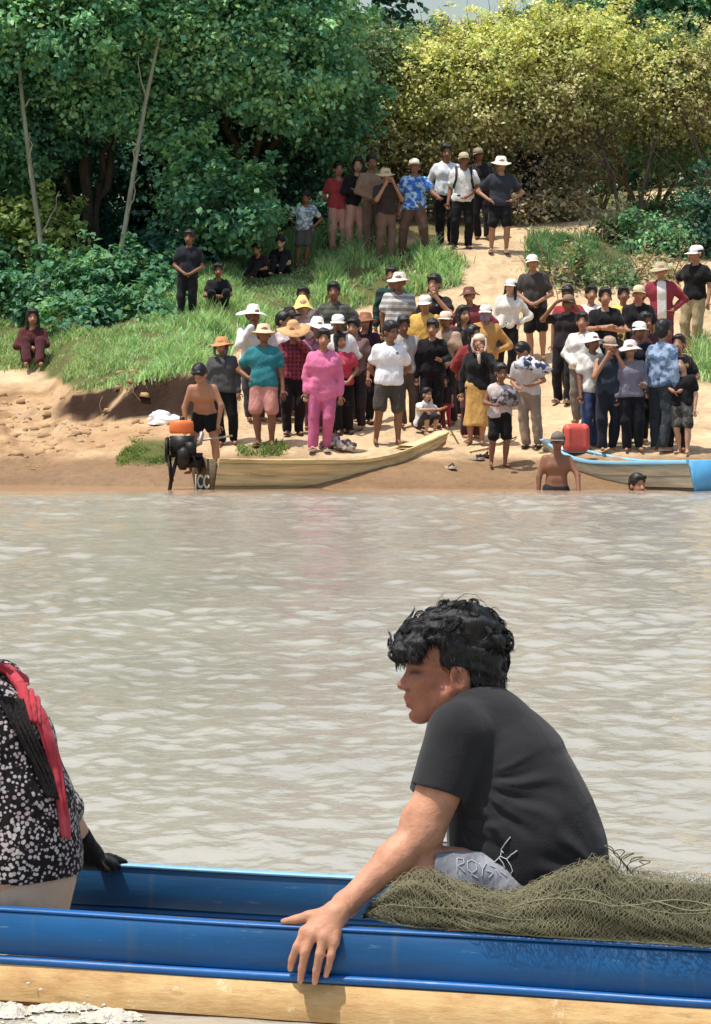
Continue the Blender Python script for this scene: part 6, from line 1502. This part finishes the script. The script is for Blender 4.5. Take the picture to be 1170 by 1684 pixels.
bvW = BVHTree.FromPolygons([Vector(v) for v in V], [tuple(int(i) for i in q) for q in Q])
T = Bw.copy_grid()
for s in (-1, 1): T.cap(w_(38, 1440, s * .08), w_(34, 1482, s * .08), q_(88), q_(82), k=.03); T.cap(w_(30, 1470, s * .09), w_(-190, 1440, s * .1), q_(68), q_(52), k=.03); T.cap(w_(-190, 1440, s * .1), w_(-172, 1530, s * .1), q_(50), q_(44), k=.02)
T.cut([0, 0, 1], w_(0, 1412)); T.ripple(.002, 40, 2); V, Q = T.mesh(); V = relax(V, Q, 1, .5); mesh_np('trousers', V - wo, Q, mat_cloth((206, 176, 150)), wom)
# black sleeve and gloved hand resting on the far edge
GL = mat_cloth((20, 20, 22)); gz = Field(*[np.arange(l, h_, .0045) for l, h_ in zip((P(80, 0, 5.5)[0], 5.38, .10), (P(225, 0, 5.6)[0], 5.72, .34))])
gz.cap(FA[1] * .4 + FA[2] * .6, FA[2], q_(24), q_(20), k=.02); gz.cap(FA[2], P(160, 1415, 5.56), q_(20), q_(16), k=.015)
for i, (tx, ty, dd) in enumerate([(186, 1431, 0), (196, 1427, .012), (206, 1418, .03), (190, 1412, .045)]): gz.cap(P(162 + i * 2, 1412, 5.56 + dd), P((162 + tx) / 2 + 4, (1408 + ty) / 2, 5.565 + dd), q_(10), q_(8), k=.006); gz.cap(P((162 + tx) / 2 + 4, (1408 + ty) / 2, 5.565 + dd), P(tx, ty, 5.57 + dd), q_(8), q_(5.5), k=.003)
gz.cap(P(152, 1415, 5.53), P(176, 1432, 5.52), q_(10), q_(6), k=.006)
V, Q = gz.mesh(); V = relax(V, Q, 1, .4); mesh_np('glove', V - wo, Q, GL, wom)
# scarf folded over the shoulder and down the back, dark hair beneath
def drape(rows, lift, name, mat, fold=.004, nf=5):
    """a cloth strip lying on the blouse; rows = [(x0, x1, y)...] in the photograph"""
    rows = np.array(rows, float); t = np.linspace(0, 1, 40); tp = np.linspace(0, 1, len(rows)); out = []; last = None
    for tt in t:
        x0, x1, y = (np.interp(tt, tp, rows[:, i]) for i in range(3)); line = []
        for j, u in enumerate(np.linspace(0, 1, 15)):
            d = Vector(P(x0 + (x1 - x0) * u, y + 6 * u, 5.0) - CAM).normalized(); h = bvW.ray_cast(Vector(CAM), d)
            if h[0] is None:
                h2 = bvW.find_nearest(Vector(CAM) + d * 5.3); p = np.array(h2[0]); n = np.array(h2[1])
            else: p = np.array(h[0]); n = np.array(h[1])
            line.append(p + n * (lift * math.sin(math.pi * min(1, max(0, u * .9 + .05))) ** .4 + fold * math.sin(u * nf * 3.14 + tt * 5)))
        out.append(line)
    A_ = np.array(out); mb_ = MB(); mb_.grid(A_); o = mb_.build(name, mat, wom); o.data.transform(Matrix.Translation(tuple(-wo)))
    md = o.modifiers.new('thickness', 'SOLIDIFY'); md.thickness = .004; md.offset = 1; return o
RS = mat_cloth((184, 38, 56), 'blotch', (206, 70, 84), .5)
drape([(36, 54, 1150), (48, 70, 1175), (62, 84, 1215), (78, 96, 1265), (88, 102, 1310), (96, 108, 1345), (102, 107, 1376)], .010, 'scarf', RS)
drape([(-60, -30, 1096), (-20, 18, 1100), (2, 46, 1112), (24, 58, 1136), (36, 60, 1165), (44, 62, 1190)], .010, 'scarf', RS, .006, 6)
drape([(-6, 36, 1150), (14, 48, 1190), (36, 66, 1230), (58, 84, 1272), (78, 92, 1312)], .010, 'hair', mat_plain('dark_hair_fall', (26, 19, 18), .75, .6, 70, .9, .01, stretch=(2.5, 1, .5)), .003, 9)
m = MB(); rg = np.random.default_rng(14)
for k in range(60):
    a = rg.random(); b_ = rg.normal() * .04; m.tube(np.array([w_(-190 + 60 * a, 955 + 30 * abs(b_) * 10, b_), w_(-120 + 60 * a, 920 + 50 * abs(b_) * 10, b_ * 1.5), w_(-45 + 10 * a, 985, b_ * 1.6), w_(-48 + 16 * a, 1065, .03 + b_), w_(-10, 1110, .05 + b_ * .5)]), [.012, .014, .014, .012, .006], 5)
m.xf(None, -wo); m.build('hair', HRM, wom)
# ---------------------------------------------------------------- foam kicked up along the hull
rg = np.random.default_rng(31); xs = np.linspace(-1.1, -.30, 300); ns = np.linspace(-.34, .0, 130)
Sg, Ng = np.meshgrid(xs, ns, indexing='ij'); edge = sstep(-.34, -.16, Ng + .06 * fbm(Sg * 6, Ng * 6, 77)) * sstep(-.30, -.46, Sg) * sstep(-1.1, -.98, Sg)
hz = (-.004 + .028 * np.maximum(0, fbm(Sg * 11, Ng * 13, 3, 5) + .12) + .009 * np.abs(fbm(Sg * 34, Ng * 38, 8, 4)) + .006 * fbm(Sg * 90, Ng * 90, 9, 2)) * edge - .012 * (1 - edge)
Pf = np.array([ORG[0], ORG[1], 0.0]) + TV * Sg[..., None] + NV * Ng[..., None]; Pf[..., 2] = hz
m = MB(); m.grid(Pf); m.f4 = [q[(m.v[0][q][:, :, 2].mean(1) > .0022)] for q in m.f4]
for _ in range(14):
    s_, n_ = rg.uniform(-1.05, -.4), rg.uniform(-.26, -.015); c = np.array([ORG[0], ORG[1], 0.0]) + TV * s_ + NV * n_; c[2] = .03 + .035 * rg.random(); r0 = .0012 + .0028 * rg.random()
    m.tube([c - [r0, 0, 0], c, c + [r0, 0, 0]], [r0 * .5, r0, r0 * .5], 6)
tag(m.build('wake_foam', mat_plain('foam', (206, 200, 186), .7, .15, 30, .8, .02)), 'white foam splashing along the blue boat hull at lower left', 'foam', kind='stuff')
